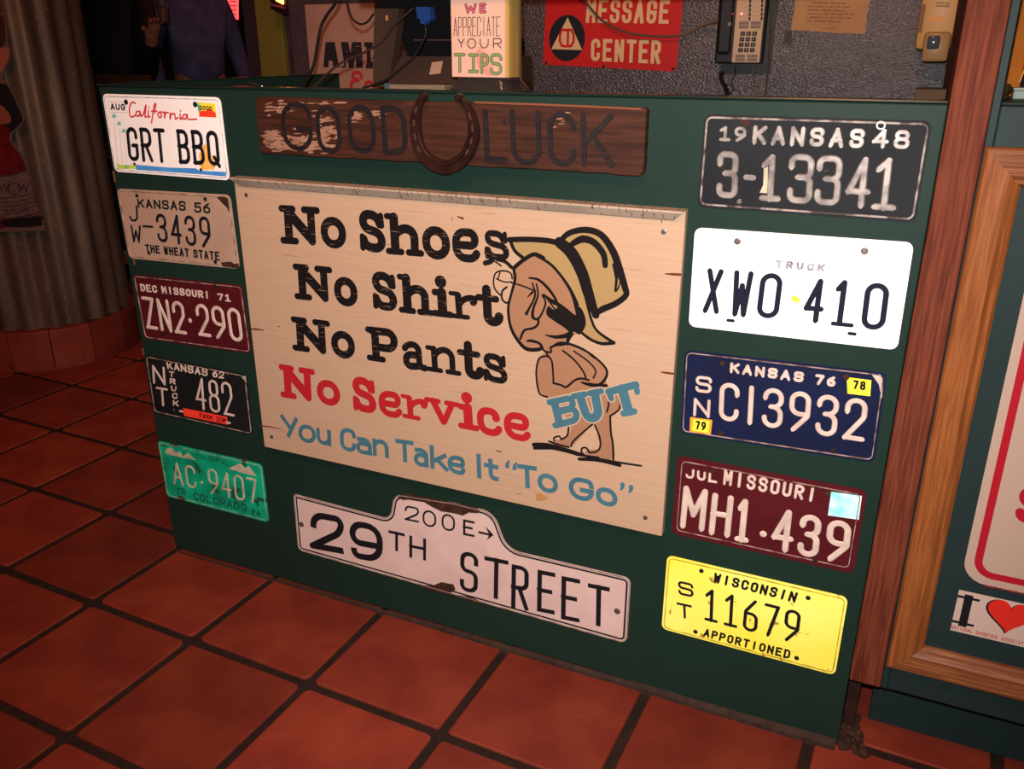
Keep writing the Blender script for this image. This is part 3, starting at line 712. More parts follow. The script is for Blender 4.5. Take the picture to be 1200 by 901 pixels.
part(F, 'corner_wear', M_LETW, lambda m: poly(m, F.q([(398,386),(412,384),(414,408),(408,400)]), Z0, ZF+.0003))

F = plate(c6, [(122,592),(458,662),(480,855),(155,765)], M_GRNP, mat('pale_green_rim', (.38,.55,.38), (.1,.2,.12), 50, rough=.5), 'bright green Colorado plate with white mountains reading AC-9407')
part(F, 'mountain_print', M_LETG, lambda m: poly(m, F.q([(146,632),(150,618),(162,612),(172,622),(182,630),(190,624),(200,640),(215,628),(240,652),(200,644),(170,638)]), Z0, ZF+.0004))
part(F, 'mountain_print', M_LETG, lambda m: poly(m, F.q([(345,678),(365,668),(385,660),(400,676),(412,668),(425,684),(440,702),(400,694),(370,684)]), Z0, ZF+.0004))
def t1(m):
    row(m, F, 'AC', [(166,656),(236,672),(246,744),(174,728)], .0052, Z0, Z1, gap=.3); row(m, F, '9407', [(276,676),(438,712),(446,795),(284,758)], .0052, Z0, Z1, gap=.3)
    disc(m, F.pt(260,722), .0036, Z0, Z1)
part(F, 'serial_number', M_LETG, t1, True)
M_DG = mat('dark_green_relief', (.01,.10,.06), rough=.5)
part(F, 'slogan', M_DG, lambda m: row(m, F, 'COLORFUL', [(242,630),(342,652),(342,666),(244,645)], .0016, Z0, ZF+.0006, 0))
def t2(m):
    row(m, F, 'COLORADO', [(234,752),(404,792),(404,816),(236,776)], .0028, Z0, Z1); row(m, F, '74', [(420,808),(450,815),(452,834),(422,828)], .0024, Z0, Z1); row(m, F, 'TR', [(182,738),(210,744),(212,764),(184,758)], .0024, Z0, Z1)
part(F, 'state_name', M_DG, t2, True)
holes(F, [(176,600),(398,650)], M_RUST, .0045, name='rust_hole')
part(F, 'corner_rust', M_RUST, lambda m: poly(m, F.q([(182,768),(196,762),(215,778),(200,780)]), Z0, ZF+.0006))

# ------------------------------------------------------------ licence plates, right column
cR = (780, 120, 3.003)
F = plate(cR, [(133,38),(933,68),(886,420),(116,370)], M_BLACKP, mat('silver_rim', (.42,.36,.33), (.07,.05,.05), 40, rough=.45, lo=.42, hi=.58), 'worn black 1948 Kansas plate with silver relief digits 3-13341', rimw=.004)
def t1(m):
    row(m, F, '19', [(187,80),(288,84),(286,140),(186,135)], .0052, Z0, Z1); row(m, F, 'KANSAS', [(309,78),(708,92),(700,164),(306,148)], .0068, Z0, Z1, gap=.25); row(m, F, '48', [(730,92),(864,98),(857,168),(726,160)], .0062, Z0, Z1)
part(F, 'state_name', M_LETS, t1, True)
def t2(m):
    for c, x0, x1, yt, yb in (('3',182,262,170,340),('1',335,418,181,351),('3',436,530,180,358),('3',534,628,185,364),('4',642,732,190,372),('1',732,826,193,380)):
        cell(m, F, c, x0, x1, yt, yb, .0092, Z0, Z1+.0006, slope=.06, lean=-18*(x0-150)/700, rad=.32)
    ribbon(m, F.q([(290,263),(316,265)]), .008, Z0, Z1)
part(F, 'serial_number', M_LETS, t2, True)
part(F, 'bare_patch', M_LETG, lambda m: poly(m, F.q([(352,215),(366,212),(368,300),(372,320),(340,318),(352,290)]), Z0, ZF+.0004))
holes(F, [(268,350)], M_SCREW, .0042)
part(F, 'eyelet', M_LETS, lambda m: ribbon(m, [F.pt(757 + 14*math.cos(t), 82 + 13*math.sin(t)) for t in np.linspace(0, 2*math.pi, 14)[:-1]], .002, Z0, Z1, True), True)
part(F, 'rust_mark', M_RUST, lambda m: poly(m, F.q([(262,58),(292,52),(300,74),(286,84),(270,76)]), Z0, ZF+.0005))

F = plate(cR, [(104,441),(870,490),(820,873),(82,785)], M_WSHEET, mat('white_rim', (.93,.92,.93), rough=.5), 'glaring white truck plate reading XWO-410 with a tiny yellow map')
def t1(m):
    for c, x0, x1, yt, yb in (('X',138,196,583,740),('W',231,300,590,752),('O',324,404,598,758),('4',486,558,617,774),('i1',588,650,622,786),('0',693,782,632,800)):
        cell(m, F, c, x0, x1, yt, yb, .0078, Z0, Z1, slope=.08, lean=-18)
    ribbon(m, F.q([(588,776),(655,783)]), .006, Z0, Z1)
part(F, 'serial_number', M_LETN, t1, True)
part(F, 'truck_text', mat('faded_blue', (.16,.15,.24), (.60,.57,.66), 60, rough=.5), lambda m: row(m, F, 'TRUCK', [(384,552),(558,567),(555,595),(382,580)], .0032, Z0, Z1, gap=.45), True)
part(F, 'map_print', M_YEL, lambda m: poly(m, F.q([(440,682),(448,676),(462,682),(474,690),(466,698),(460,708),(452,698),(443,694)]), Z0, ZF+.0004))
holes(F, [(250,488),(695,520)], M_SCREW, .0052); holes(F, [], M_LETN, slots=[(228,765),(657,813)])

cT = (760, 400, 2.253)
F = plate(cT, [(97,22),(630,82),(597,320),(83,240)], M_NAVY, M_RIMW, 'navy blue Kansas 76 plate reading SN C13932')
def t1(m):
    row(m, F, 'KANSAS', [(216,54),(412,80),(408,108),(214,82)], .0048, Z0, Z1); row(m, F, '76', [(440,84),(497,92),(492,120),(438,112)], .0048, Z0, Z1)
part(F, 'state_name', M_LETW, t1, True)
def t2(m):
    cell(m, F, 'S', 124, 168, 91, 135, .0052, Z0, Z1, slope=.12, lean=-3); cell(m, F, 'N', 118, 163, 150, 198, .0052, Z0, Z1, slope=.12, lean=-3)
part(F, 'county_code', M_LETW, t2, True)
part(F, 'serial_number', M_LETW, lambda m: row(m, F, 'Ca3932'.replace('a','I'), [(188,105),(582,152),(570,266),(183,206)], .0078, Z0, Z1, wide={'I':.6}), True)
def st(name, m, quad, text, tq, sw, edge=None):
    part(F, name, m, lambda b: poly(b, F.q(quad), Z0, ZF+.0004))
    if text: part(F, 'sticker_number', M_LETK, lambda b: row(b, F, text, tq, sw, Z0, ZF+.0008, 0))
st('yellow_sticker', M_YEL, [(523,93),(588,101),(585,143),(525,136)], '78', [(540,100),(574,104),(572,128),(539,123)], .0032)
st('orange_sticker', M_ORNG, [(110,198),(168,206),(163,245),(108,236)], '79', [(124,207),(152,211),(150,234),(123,230)], .0034)
part(F, 'sticker_glow', M_YEL, lambda b: poly(b, F.q([(118,203),(160,209),(157,240),(115,233)]), Z0, ZF+.0005))
holes(F, [(195,57),(522,93),(190,240),(487,288)], M_RUST, .0044, name='rust_hole')
part(F, 'corner_wear', M_LETW, lambda m: poly(m, F.q([(588,84),(612,86),(620,98),(616,150),(608,112)]), Z0, ZF+.0003))

F = plate(cT, [(78,303),(578,390),(541,615),(60,503)], M_MAROON, mat('maroon_rim', (.55,.42,.36), (.15,.03,.03), 45, rough=.5), 'maroon Missouri plate reading MH1-439 with a shiny turquoise sticker', rimin=.009)
def t1(m):
    row(m, F, 'JUL', [(98,334),(180,350),(178,374),(97,360)], .0044, Z0, Z1); row(m, F, 'MISSOURI', [(196,336),(443,385),(436,422),(192,376)], .0050, Z0, Z1)
part(F, 'month_and_state', M_LETW, t1, True)
def t2(m):
    for c, x0, x1, yt, yb in (('M',86,150,384,494),('H',159,216,401,511),('1',224,264,413,527),('4',320,380,440,553),('3',390,450,455,568),('9',464,532,470,583)):
        cell(m, F, c, x0, x1, yt, yb, .0100, Z0, Z1, slope=.17, lean=-12)
    disc(m, F.pt(297,505), .006, Z0, Z1)
part(F, 'serial_number', M_LETW, t2, True)
st('holographic_sticker', M_CYAN, [(479,393),(563,404),(555,468),(470,456)], None, None, 0)
holes(F, [(168,342),(470,398),(436,576)], M_RUST, .0044, name='rust_hole')

F = plate(cT, [(55,565),(530,675),(490,880),(30,755)], M_YSHEET, mat('yellow_rim', (.75,.60,.08), (.3,.2,.03), 50, rough=.5), 'glowing yellow Wisconsin plate reading ST 11679, lowest on the right')
part(F, 'state_name', M_LETK, lambda m: row(m, F, 'WISCONSIN', [(177,609),(398,662),(388,688),(172,634)], .0042, Z0, Z1), True)
def t1(m):
    cell(m, F, 'S', 79, 120, 634, 670, .0044, Z0, Z1, slope=.22); cell(m, F, 'T', 73, 114, 690, 728, .0044, Z0, Z1, slope=.22)
part(F, 'weight_code', M_LETK, t1, True)
part(F, 'serial_number', M_LETK, lambda m: row(m, F, '11679', [(148,648),(405,712),(392,796),(142,732)], .0058, Z0, Z1, gap=.32), True)
part(F, 'class_text', M_LETK, lambda m: row(m, F, 'APPORTIONED', [(145,754),(374,813),(369,836),(139,775)], .0036, Z0, Z1), True)
holes(F, [(143,605),(423,675),(120,763),(388,833)])

# ------------------------------------------------------------ street sign
cS = (330, 570, 2.79)
F = Flat('street_sign', cS, [(37,22),(1143,298),(1130,512),(56,208)], -.0005)
tag(F.root, 'white metal street sign reading 200 E, 29th Street', 'street sign')
out = [(40,24,.6),(352,106,2),(366,22,2.2),(560,52,0),(690,82,3),(735,203,3),(1143,298,1.2),(1130,513,1.2),(56,206,1.2)]
OL = fillet([(*F.H(p), p[2] if len(p) > 2 else 1) for p in out], .012, True)
mb = MB(); mb.loops([[(*p, 0) for p in OL], [(*p, .0016) for p in OL]], cap0=True); mb.build('plate_body', M_STREET, F.root)
def inset(P, d):
    P = [np.array(p) for p in P]; N = len(P); A = sum(P[i][0]*P[(i+1)%N][1]-P[(i+1)%N][0]*P[i][1] for i in range(N)); sg = 1 if A > 0 else -1; o = []
    for i in range(N):
        t = P[(i+1)%N] - P[i-1]; t = t/np.linalg.norm(t); o.append(P[i] + sg*np.array([-t[1], t[0]])*d)
    return o
part(F, 'black_border', M_LETK, lambda m: ribbon(m, inset(OL, .0070), .0042, .0013, .0021, True, bev=.3))
part(F, 'raised_edge', mat('enamel_edge', (.50,.38,.33), (.28,.18,.14), 40, rough=.4), lambda m: ribbon(m, inset(OL, .0016), .0030, .0013, .0032, True, bev=.5), True)
ZS0, ZS1 = .0013, .0026
def big(m):
    cell(m, F, '2', 94, 203, 88, 210, .0155, ZS0, ZS1, slope=.18, lean=-2, cap='flat'); cell(m, F, '9r', 220, 330, 116, 240, .0150, ZS0, ZS1, slope=.18, lean=-2, cap='flat')
part(F, 'number_29', M_LETK, big, True)
def th(m):
    cell(m, F, 'T', 348, 400, 146, 208, .0068, ZS0, ZS1, slope=.22, cap='flat'); cell(m, F, 'H', 415, 470, 163, 234, .0068, ZS0, ZS1, slope=.2, cap='flat')
part(F, 'ordinal', M_LETK, th)
def bl(m):
    cell(m, F, '2', 400, 447, 63, 112, .0042, ZS0, ZS1, slope=.2); cell(m, F, '0', 458, 503, 76, 130, .0042, ZS0, ZS1, slope=.2); cell(m, F, '0', 520, 564, 88, 143, .0042, ZS0, ZS1, slope=.2)
    cell(m, F, 'E', 590, 628, 108, 160, .0050, ZS0, ZS1, slope=.2, cap='flat')
    ribbon(m, F.q([(644,147),(676,154)]), .0042, ZS0, ZS1, cap='flat'); poly(m, F.q([(664,128),(690,156),(668,172),(677,154)]), ZS0, ZS1)
part(F, 'block_number', M_LETK, bl)
def stt(m):
    for c, x0, x1, yt, yb in (('S',580,640,212,344),('T',660,738,232,364),('R',748,806,256,398),('E',833,892,274,412),('E',912,974,295,438),('T',1000,1072,320,454)):
        cell(m, F, c, x0, x1, yt, yb, .0095, ZS0, ZS1, slope=.2, lean=-2, cap='flat', rad=.45)
part(F, 'street_name', M_LETK, stt)
part(F, 'rust_patch', M_RUST, lambda m: poly(m, F.q([(375,30),(400,20),(470,34),(560,52),(625,64),(648,74),(640,84),(610,82),(590,92),(560,84),(520,78),(490,64),(460,46),(420,40),(395,42)]), ZS0, .0030))
part(F, 'rust_patch', M_RUST, lambda m: poly(m, F.q([(448,318),(490,322),(520,310),(560,318),(566,335),(545,348),(575,352),(615,358),(652,374),(650,381),(600,366),(520,343),(470,329)]), ZS0, .0030))
for p in ((67,122),(1098,405)):
    mb = MB(); disc(mb, F.H(p), .0062, .0015, .0042); mb.build('bolt', M_SCREW, F.root)

# ------------------------------------------------------------ GOOD LUCK board
cB = (300, 0, 3.3333)
F = Flat('wooden_plank', cB, [(0,378),(1523,422),(1515,688),(10,598)], -.018)
tag(F.root, 'dark weathered wooden plank painted GOOD LUCK in faded black', 'sign')
mb = MB(); n = 40; rnd = random.Random(3)
W, H = F.w, F.h
ed = [(-W/2 + .004, -H/2)] + [(-W/2 + W*i/n, -H/2 + rnd.uniform(-.0010,.0010)) for i in range(1, n)] + [(W/2-.005, -H/2), (W/2, -H/2+.006)] + [(W/2 + rnd.uniform(-.0008,.0008), -H/2 + H*i/8) for i in range(1, 8)] + [(W/2, H/2-.004), (W/2-.004, H/2)] + [(W/2 - W*i/n, H/2 + rnd.uniform(-.0008,.0008)) for i in range(1, n)] + [(-W/2+.006, H/2), (-W/2, H/2-.006), (-W/2, -H/2+.004)]
ins = [(p[0]*.996, p[1]*.975) for p in ed]
mb.loops([[(*p, -.0165) for p in ed], [(*p, -.0015) for p in ed], [(*p, .0) for p in ins]], cap0=True)
mb.build('board', M_BOARD, F.root)
M_FLAKE = mat('flaking_paint', (.42,.235,.155), (.30,.15,.095), 30, rough=.7)
rnd = random.Random(11)
def flakes(m):
    for x0, y0, sx, sy, cnt in ((90,415,45,20,26),(330,400,150,6,16),(80,555,50,30,90),(190,560,70,35,110),(275,510,55,60,50),(60,530,25,20,20),(395,450,30,25,12),(480,445,30,12,10),(640+560,455,60,60,8)):
        for _ in range(cnt):
            cx, cy = x0 + rnd.gauss(0, sx*.5), y0 + rnd.gauss(0, sy*.5)
            if not (15 < cx < 1500): continue
            lo = 390 + .03*cx; hi = 585 + .055*cx
            if not (lo < cy < hi): continue
            L_ = rnd.uniform(6, 28); h_ = rnd.uniform(2.0, 5.5)
            q = [(cx - L_, cy + rnd.uniform(-2,2)), (cx - L_*.4, cy - h_), (cx + L_*.5, cy - h_*rnd.uniform(.5,1)), (cx + L_, cy + rnd.uniform(-2,2)), (cx + L_*.3, cy + h_*rnd.uniform(.4,1)), (cx - L_*.6, cy + h_)]
            _zi[0] = (_zi[0]+1) % 17; poly(m, F.q(q), -.0005, .0003 + _zi[0]*1e-5)
tag(part(F, 'old_paint', M_FLAKE, flakes), kind='stuff')
M_BINK = mat('faded_black_paint', (.011,.008,.010), (.022,.014,.014), 30, (.4,6,1), rough=.6, spots=(.08,.032,.02), sscale=30, sth=.68, sstretch=(.6,7,1))
def gl(m):
    for c, x0, x1, yt, yb in (('G',100,222,398,590),('O',236,334,412,600),('O',360,468,408,600),('D',492,592,412,606),('L',890,984,425,636),('U',996,1116,428,645),('C',1140,1252,436,650),('K',1270,1400,440,655)):
        cell(m, F, c, x0, x1, yt, yb, .0092 if c not in 'DL' else .0105, 0, .0012, slope=.04, lean=8, bev=.1)
part(F, 'lettering', M_BINK, gl)
for p in ((975,475),): mb = MB(); disc(mb, F.H(p), .0035, 0, .001); mb.build('nail', M_DARK, F.root)
part(F, 'edge_wear', mat('raw_edge', (.22,.075,.035), rough=.8), lambda m: ribbon(m, F.q([(860,400),(1100,408),(1300,416),(1500,426)]), .003, -.0004, .0010))
# horseshoe
cb = py(521, 156, -.022); hs = facing('horseshoe', (cb[0], -.0225, cb[2]), 0)
tag(hs, 'rusty iron horseshoe hung open end up between GOOD and LUCK', 'horseshoe')
HH = lambda X, Y: np.array([py(300 + X/3.3333, Y/3.3333, -.028)[0] - cb[0], py(300 + X/3.3333, Y/3.3333, -.028)[2] - cb[2]])
cl = [(655,376),(632,420),(622,480),(632,560),(668,622),(740,654),(808,622),(842,560),(850,500),(832,432),(796,382)]
wd = [20,30,40,44,47,52,47,44,40,30,20]
C2 = catmull([HH(*p) for p in cl], 6); WD = np.interp(np.linspace(0, 1, len(C2)), np.linspace(0, 1, len(wd)), wd) / 3.3333 * .00150
def hsec(P, Wd):
    ls = []
    for i in range(len(P)):
        d = P[min(i+1, len(P)-1)] - P[max(i-1, 0)]; d = d/np.linalg.norm(d); nn = np.array([-d[1], d[0]]); h = Wd[i]/2
        prof = [(-1,0),(-1,.009),(-.85,.0112),(-.30,.0112),(-.18,.0085),(.22,.0085),(.34,.0112),(.8,.0112),(1,.009),(1,0)]
        ls.append([(*(P[i] + nn*h*a), z) for a, z in prof])
    return ls
mb = MB(); mb.loops(hsec(C2, WD), cap0=True, cap1=True); mb.build('shoe', M_IRON, hs, True)
for t in (.13, .2, .27, .34, .66, .73, .80, .87):
    i = int(t*(len(C2)-1)); p = C2[i]; d = C2[i+1]-C2[i-1]; d = d/np.linalg.norm(d)
    mb = MB(); ribbon(mb, [p - d*.004, p + d*.004], .0035, .0080, .0102); mb.build('nail', mat('nail_steel', (.12,.07,.05), rough=.5, metal=.5), hs)
for i, s in ((0, -1), (len(C2)-1, 1)):
    p = C2[i]; mb = MB(); mb.lathe([(.0065,0),(.0075,.008),(.005,.0155),(.001,.016)], 12, (p[0], p[1], 0)); mb.build('calkin', M_IRON, hs, True)

# ------------------------------------------------------------ No Shoes sign
c7 = (270, 200, 4.0966); c8 = (540, 200, 4.0966); c9 = (280, 400, 4.0966); c10 = (540, 400, 3.754)
F = Flat('wooden_sign', (0, 0, 1), [(274,208),(806.5,247),(773,628.5),(309.5,523)], -.016)
tag(F.root, 'large tan plywood sign reading No Shoes No Shirt No Pants No Service', 'sign')
mb = MB(); W, H = F.w, F.h
mb.loops([[(*p, -.0155) for p in rrect(W, H, .0015, 1)], [(*p, -.0008) for p in rrect(W, H, .0015, 1)], [(*p, 0) for p in rrect(W-.002, H-.002, .0015, 1)]], cap0=True)
mb.build('board', M_PLY, F.root)
SG = lambda crop: (lambda X, Y: (crop[0] + X/crop[2], crop[1] + Y/crop[2]))
# top moulding, mitred
mb = MB(); A = []; Bp = []
prof = [(H/2 + .001, -.0155), (H/2 + .001, .013), (H/2 - .002, .0142), (H/2 - .0145, .004), (H/2 - .0165, .0002), (H/2 - .0165, -.0001)]
for yy, zz in prof:
    k = (H/2 + .001 - yy); A.append((-W/2 + k*1.0, yy, zz)); Bp.append((W/2 - k*1.0 - .0, yy, zz))
A[0] = (-W/2, H/2+.001, -.0155); Bp[0] = (W/2, H/2+.001, -.0155); 
mb.loops([A, Bp], cap0=True, cap1=True); mb.build('top_moulding', M_CRACK, F.root)
ZP = .0005
def letters(mb, items, sw=1.0, lean=0, font=SL, grow=0.0, z=ZP, adj=1.0, flat=0):
    for it in items:
        ch, x0, x1, yt, yb, sl = it
        k = (.35 if ch in 'oceSsC' else .6) * adj; s = sl * (x1 - x0) / 2
        # shrink the upright box by the slope, then shear it
        cy0, cy1 = yt + s*k, yb - s*k
        glyph(mb, ch, [F.H((x0 - lean, cy0 - s)), F.H((x1 - lean, cy0 + s)), F.H((x1, cy1 + s)), F.H((x0, cy1 - s))], sw, -.0002, z, 0, 'round' if not flat else 'flat', font, .5, grow)
l1 = [('N',329.5,376.5,240,289,.06),('o',377.5,407,254,292,.065),('S',422,453,246,296.4,.07),('h',454.3,495.8,250,300.8,.075),('o',496.5,529,264.7,305,.08),('e',531.8,564,267,308.2,.08),('s',568.8,598,269.6,305.5,.08)]
l2 = [('N',345.7,390.8,309,355.2,.10),('o',393,420,324.5,360,.105),('S',436.8,466,318.4,364.8,.11),('h',469,507,321.5,370.4,.115),('i',508,530,323,373,.12),('r',529,561,341,376.2,.12),('t',560.5,588,334,382,.12)]
l3 = [('N',343,387.6,371,416.2,.135),('o',389,416.5,387.5,421,.14),('P',429.5,467,382.6,427,.145),('a',470,501.5,399,436.4,.15),('n',501,538.8,405,440,.155),('t',538,565,399.5,444.5,.16),('s',566,594.6,413.9,449.8,.165)]
l4 = [('N',328.8,369.8,427,471,.16),('o',372,399,444.7,475.9,.165),('S',413,440.8,441.5,484,.17),('e',444,471,457.4,489.8,.175),('r',471.6,501.5,462,494,.18),('v',499.5,538.8,465.5,501.5,.185),('i',537.5,559,459,505,.19),('c',559,588,476.7,511.5,.19),('e',590.4,621.4,482.4,517.4,.195)]
for nm, L_ in (('first_line', l1), ('second_line', l2), ('third_line', l3)):
    mb = MB(); letters(mb, L_, lean=2.6 if nm != 'third_line' else 2.2); mb.build(nm, M_INK, F.root)
mb = MB(); letters(mb, l4, lean=2.2); mb.build('red_line', M_RED, F.root)
SANS = dict(G)
SANS['Y'] = [[(0,1),(.55,.45,0)],[(1,.95),(.42,0)]]; SANS['T'] = [[(0,1),(1,1)],[(.5,1),(.5,0)]]
l5 = [('Y',329,349,486,513,.15),('o',349.6,369.8,497,519,.15),('u',370.5,387.5,501.5,522,.17),('C',398,416.5,501,529,.17),('a',416.8,435,511,533,.18),('n',436,454.6,513.8,536,.18),('T',463,484,514.5,542,.14),('a',484,501,523.5,547.3,.18),('k',503,524,522,551.5,.19),('e',523.4,543.8,533,556,.2),
      ('I',556,564,531.5,560.5,.1),('t',566,582.8,536.5,564.5,.2),('T',605,628,544,572.6,.14),('o',628.5,652.4,554.3,578,.2),('G',665,694.5,558,588,.2),('o',696.6,722,570.6,593.8,.22)]
mb = MB(); letters(mb, l5, sw=.0090, lean=.8, font=SANS, flat=1)
for x, y, s in ((591.5,544,1),(600,546.5,1),(729,570,-1),(739,573,-1)):
    a = F.H((x + 1.2*s, y + 2.2*s)); b = F.H((x + 3.5*s, y - 4.5*s)); c = F.H((x+1.5*s, y-1*s))
    ribbon(mb, [a, c, b], [.0085,.0070,.0025], -.0002, ZP)
mb.build('blue_line', M_BLUE, F.root)
# cartoon on the sign
a8 = SG(c8); a10 = SG(c10)
def fillp(name, m, pts, crop, z, closed=True):
    mb = MB(); P = catmull([F.H(crop(*p)) for p in pts], 4, True); poly(mb, P, -.0002, z); mb.build(name, m, F.root)
fillp('face_fill', M_SKINP, [(250,490),(300,440),(355,405),(440,460),(520,560),(560,690),(590,735),(570,780),(520,800),(515,835),(440,850),(400,870),(380,862),(300,845),(255,780),(230,680),(238,600),(255,540)], a8, .00022)
fillp('hat_fill', M_HATP, [(238,332),(330,328),(440,345),(490,345),(520,300),(600,282),(680,310),(740,390),(780,500),(800,575),(770,615),(690,655),(625,700),(660,770),(735,830),(640,828),(585,785),(600,700),(565,660),(520,560),(440,460),(360,400),(300,418),(262,390)], a8, .00030)
fillp('body_fill', M_SKINP, [(385,35),(340,80),(328,140),(335,215),(400,255),(430,300),(480,365),(468,420),(440,432),(385,440),(430,462),(478,465),(520,425),(580,365),(598,420),(605,470),(545,480),(560,505),(665,518),(664,430),(656,330),(692,305),(700,255),(640,190),(640,130),(600,80),(520,35),(450,12)], a10, .00022)
inkm = MB()
PX = .00122
def ink(pts, w_, crop, closed=False, cap='round'):
    P = catmull([F.H(crop(*p)) for p in pts], 5, closed); k = crop(1,0)[0] - crop(0,0)[0]
    if isinstance(w_, (list, tuple)): w_ = list(np.interp(np.linspace(0, 1, len(P)), np.linspace(0, 1, len(w_)), w_))
    sc = np.linalg.norm(F.H(crop(pts[0][0]+20, pts[0][1])) - F.H(crop(*pts[0]))) / 20 
    ww = [x*sc for x in w_] if isinstance(w_, list) else w_*sc
    ribbon(inkm, P, ww, -.0002, .0005, closed, cap)
I8 = [([(236,332),(330,330),(420,336),(480,350)],24),([(240,335),(262,385),(300,418)],16),([(255,470),(300,432),(355,402),(400,420)],18),
 ([(355,402),(440,455),(515,550),(552,630),(564,692)],[13,13,13,16,24,20]),([(478,345),(535,395),(585,490),(615,590),(650,695)],[50,58,56,52,34]),
 ([(476,345),(525,300),(605,284),(680,308),(738,390),(768,480),(792,560),(796,600),(745,640),(680,668),(640,700)],[22,26,28,30,34,36,30,26,28,30,14]),
 ([(540,352),(590,328),(645,345),(690,400),(698,455)],[26,34,32,30,26]),([(745,455),(752,520),(746,578),(762,560),(768,535)],[26,14,10,8,4]),
 ([(598,600),(625,705),(655,770),(735,828)],[10,12,12,16]),([(735,828),(680,832),(630,815),(578,778)],[18,16,14,14]),
 ([(330,516),(375,525),(420,565),(455,615),(470,652)],[8,12,14,12,8]),([(470,655),(455,668),(420,620),(395,596)],[8,7,8,6]),
 ([(345,540),(358,600),(330,660),(315,688)],[7,10,10,16]),([(365,545),(372,600),(350,660),(346,704),(372,712),(398,670),(408,630),(392,600)],[8,9,12,16,10,9,9,8]),
 ([(345,585),(322,608)],[12,4]),([(372,712),(370,740),(345,758),(305,768),(285,808)],11),
 ([(255,470),(262,520),(244,590),(228,660),(236,740),(262,800),(310,855),(370,860),(388,848),(372,828),(335,818),(318,820)],[14,14,12,12,14,16,18,18,14,12,14,8]),
 ([(388,845),(402,868),(432,872),(430,855)],9),([(405,790),(455,800),(500,795),(528,785)],[4,16,20,26]),([(528,785),(515,812),(512,835)],[26,18,12]),([(435,850),(470,828),(520,832),(590,860),(640,900)],9),
 ([(178,428),(215,438),(245,465)],16),([(118,392),(150,430),(118,445)],[8,24,22]),([(150,425),(195,458)],7),
 ([(248,520),(240,492),(205,482),(170,492),(158,530),(165,570),(190,598)],7),([(172,520),(210,535),(246,535)],6),([(190,490),(180,520)],6),
 ([(246,540),(300,555),(360,580)],7),([(222,560),(200,580),(198,615),(215,635),(230,632)],9)]
for p, w_ in I8: ink(p, w_, a8)
poly(inkm, [tuple(q) for q in catmull([F.H(a8(*p)) for p in [(398,590),(430,612),(468,632),(510,662),(556,696),(572,655),(596,695),(600,745),(572,788),(545,774),(525,780),(500,757),(450,724),(412,692),(420,652),(445,668),(466,668),(470,655),(440,640),(415,615)]], 3, True)], -.0002, .00047)
I10 = [([(386,66),(345,75),(330,130),(334,190),(345,232),(378,246)],8),([(376,50),(382,68),(398,85),(404,140),(405,185)],8),([(405,185),(438,193),(462,202),(500,172),(530,165),(562,172)],9),
 ([(448,42),(500,85),(538,135),(548,162)],8),([(498,45),(560,90),(592,130),(582,162)],7),([(395,28),(430,14),(480,14),(560,50),(628,108),(642,148),(612,190),(570,192),(530,182)],[10,10,10,9,9,10,12,16,8]),
 ([(560,192),(640,196)],12),([(642,238),(648,275),(640,312)],8),([(698,262),(694,300),(654,330)],8),([(654,332),(656,400),(664,450),(666,520)],9),
 ([(586,370),(606,420),(608,465),(590,486),(560,490)],8),([(560,490),(548,470),(530,470),(526,488),(545,505)],8),
 ([(575,366),(540,395),(490,440),(480,462)],8),([(470,375),(464,415),(436,432)],8),([(436,432),(428,418),(405,425),(408,438)],7),([(382,440),(410,450),(470,466)],8),
 ([(316,455),(370,460),(430,472),(520,498)],[18,26,22,16]),([(318,470),(420,470)],12),([(515,518),(600,522),(694,546)],[14,18,14]),([(600,518),(700,535),(788,548)],[12,9,8]),([(500,498),(600,512)],10)]
for p, w_ in I10: ink(p, w_, a10)
inkm.build('line_drawing', M_INKS, F.root)
BQ = {'B':[(366,258),(500,232),(526,352),(398,388)],'U':[(474,232),(628,204),(640,334),(528,366)],'T':[(634,210),(776,172),(792,318),(690,338)]}
for nm, m, z, gr in (('word_outline', M_CREAM, .00060, .0052), ('blue_word', M_BLUE, .00085, 0)):
    mb = MB()
    for c, q in BQ.items(): glyph(mb, c, [F.H(a10(*p)) for p in q], 1.12, -.0002, z, 0, 'round', SL, .5, gr)
    mb.build(nm, m, F.root)
for x, y in ((289,229),(780,271.5),(318,511.5),(754,606.5)):
    mb = MB(); disc(mb, F.H((x, y)), .0042, 0, .0012); mb.build('screw', M_SCREW, F.root)
M_GASH = mat('red_brown_gash', (.16,.030,.022), rough=.8)
for pts, w_ in (([(295,386),(300,386),(309,387.5)],[.003,.004,.002]),([(305,498.5),(318,500),(330,502.5)],[.003,.0025,.001]),([(781,321),(790,321.5),(799,322)],[.0015,.004,.004]),([(775,436.5),(782,437.5),(790,438.5)],[.002,.004,.003]),([(777,256),(778,261)],[.002,.001]),([(537,254),(543,256)],[.002,.004]),([(530,255),(531,259)],[.001,.001]),([(326,383),(327,383)],[.002,.002]),([(580,528),(586,529.5)],[.002,.002])):
    mb = MB(); ribbon(mb, F.q(pts), w_, 0, .0004); mb.build('gash', M_GASH, F.root)
mb = MB(); poly(mb, [F.H(a10(*p)) for p in [(322,665),(345,668),(382,690),(360,698),(325,702)]], -.0002, .0003); poly(mb, [F.H(a10(*p)) for p in [(230,668),(262,664),(258,674)]], -.0002, .0003); mb.build('paint_chip', mat('chip_wood', (.50,.26,.09), rough=.8), F.root)

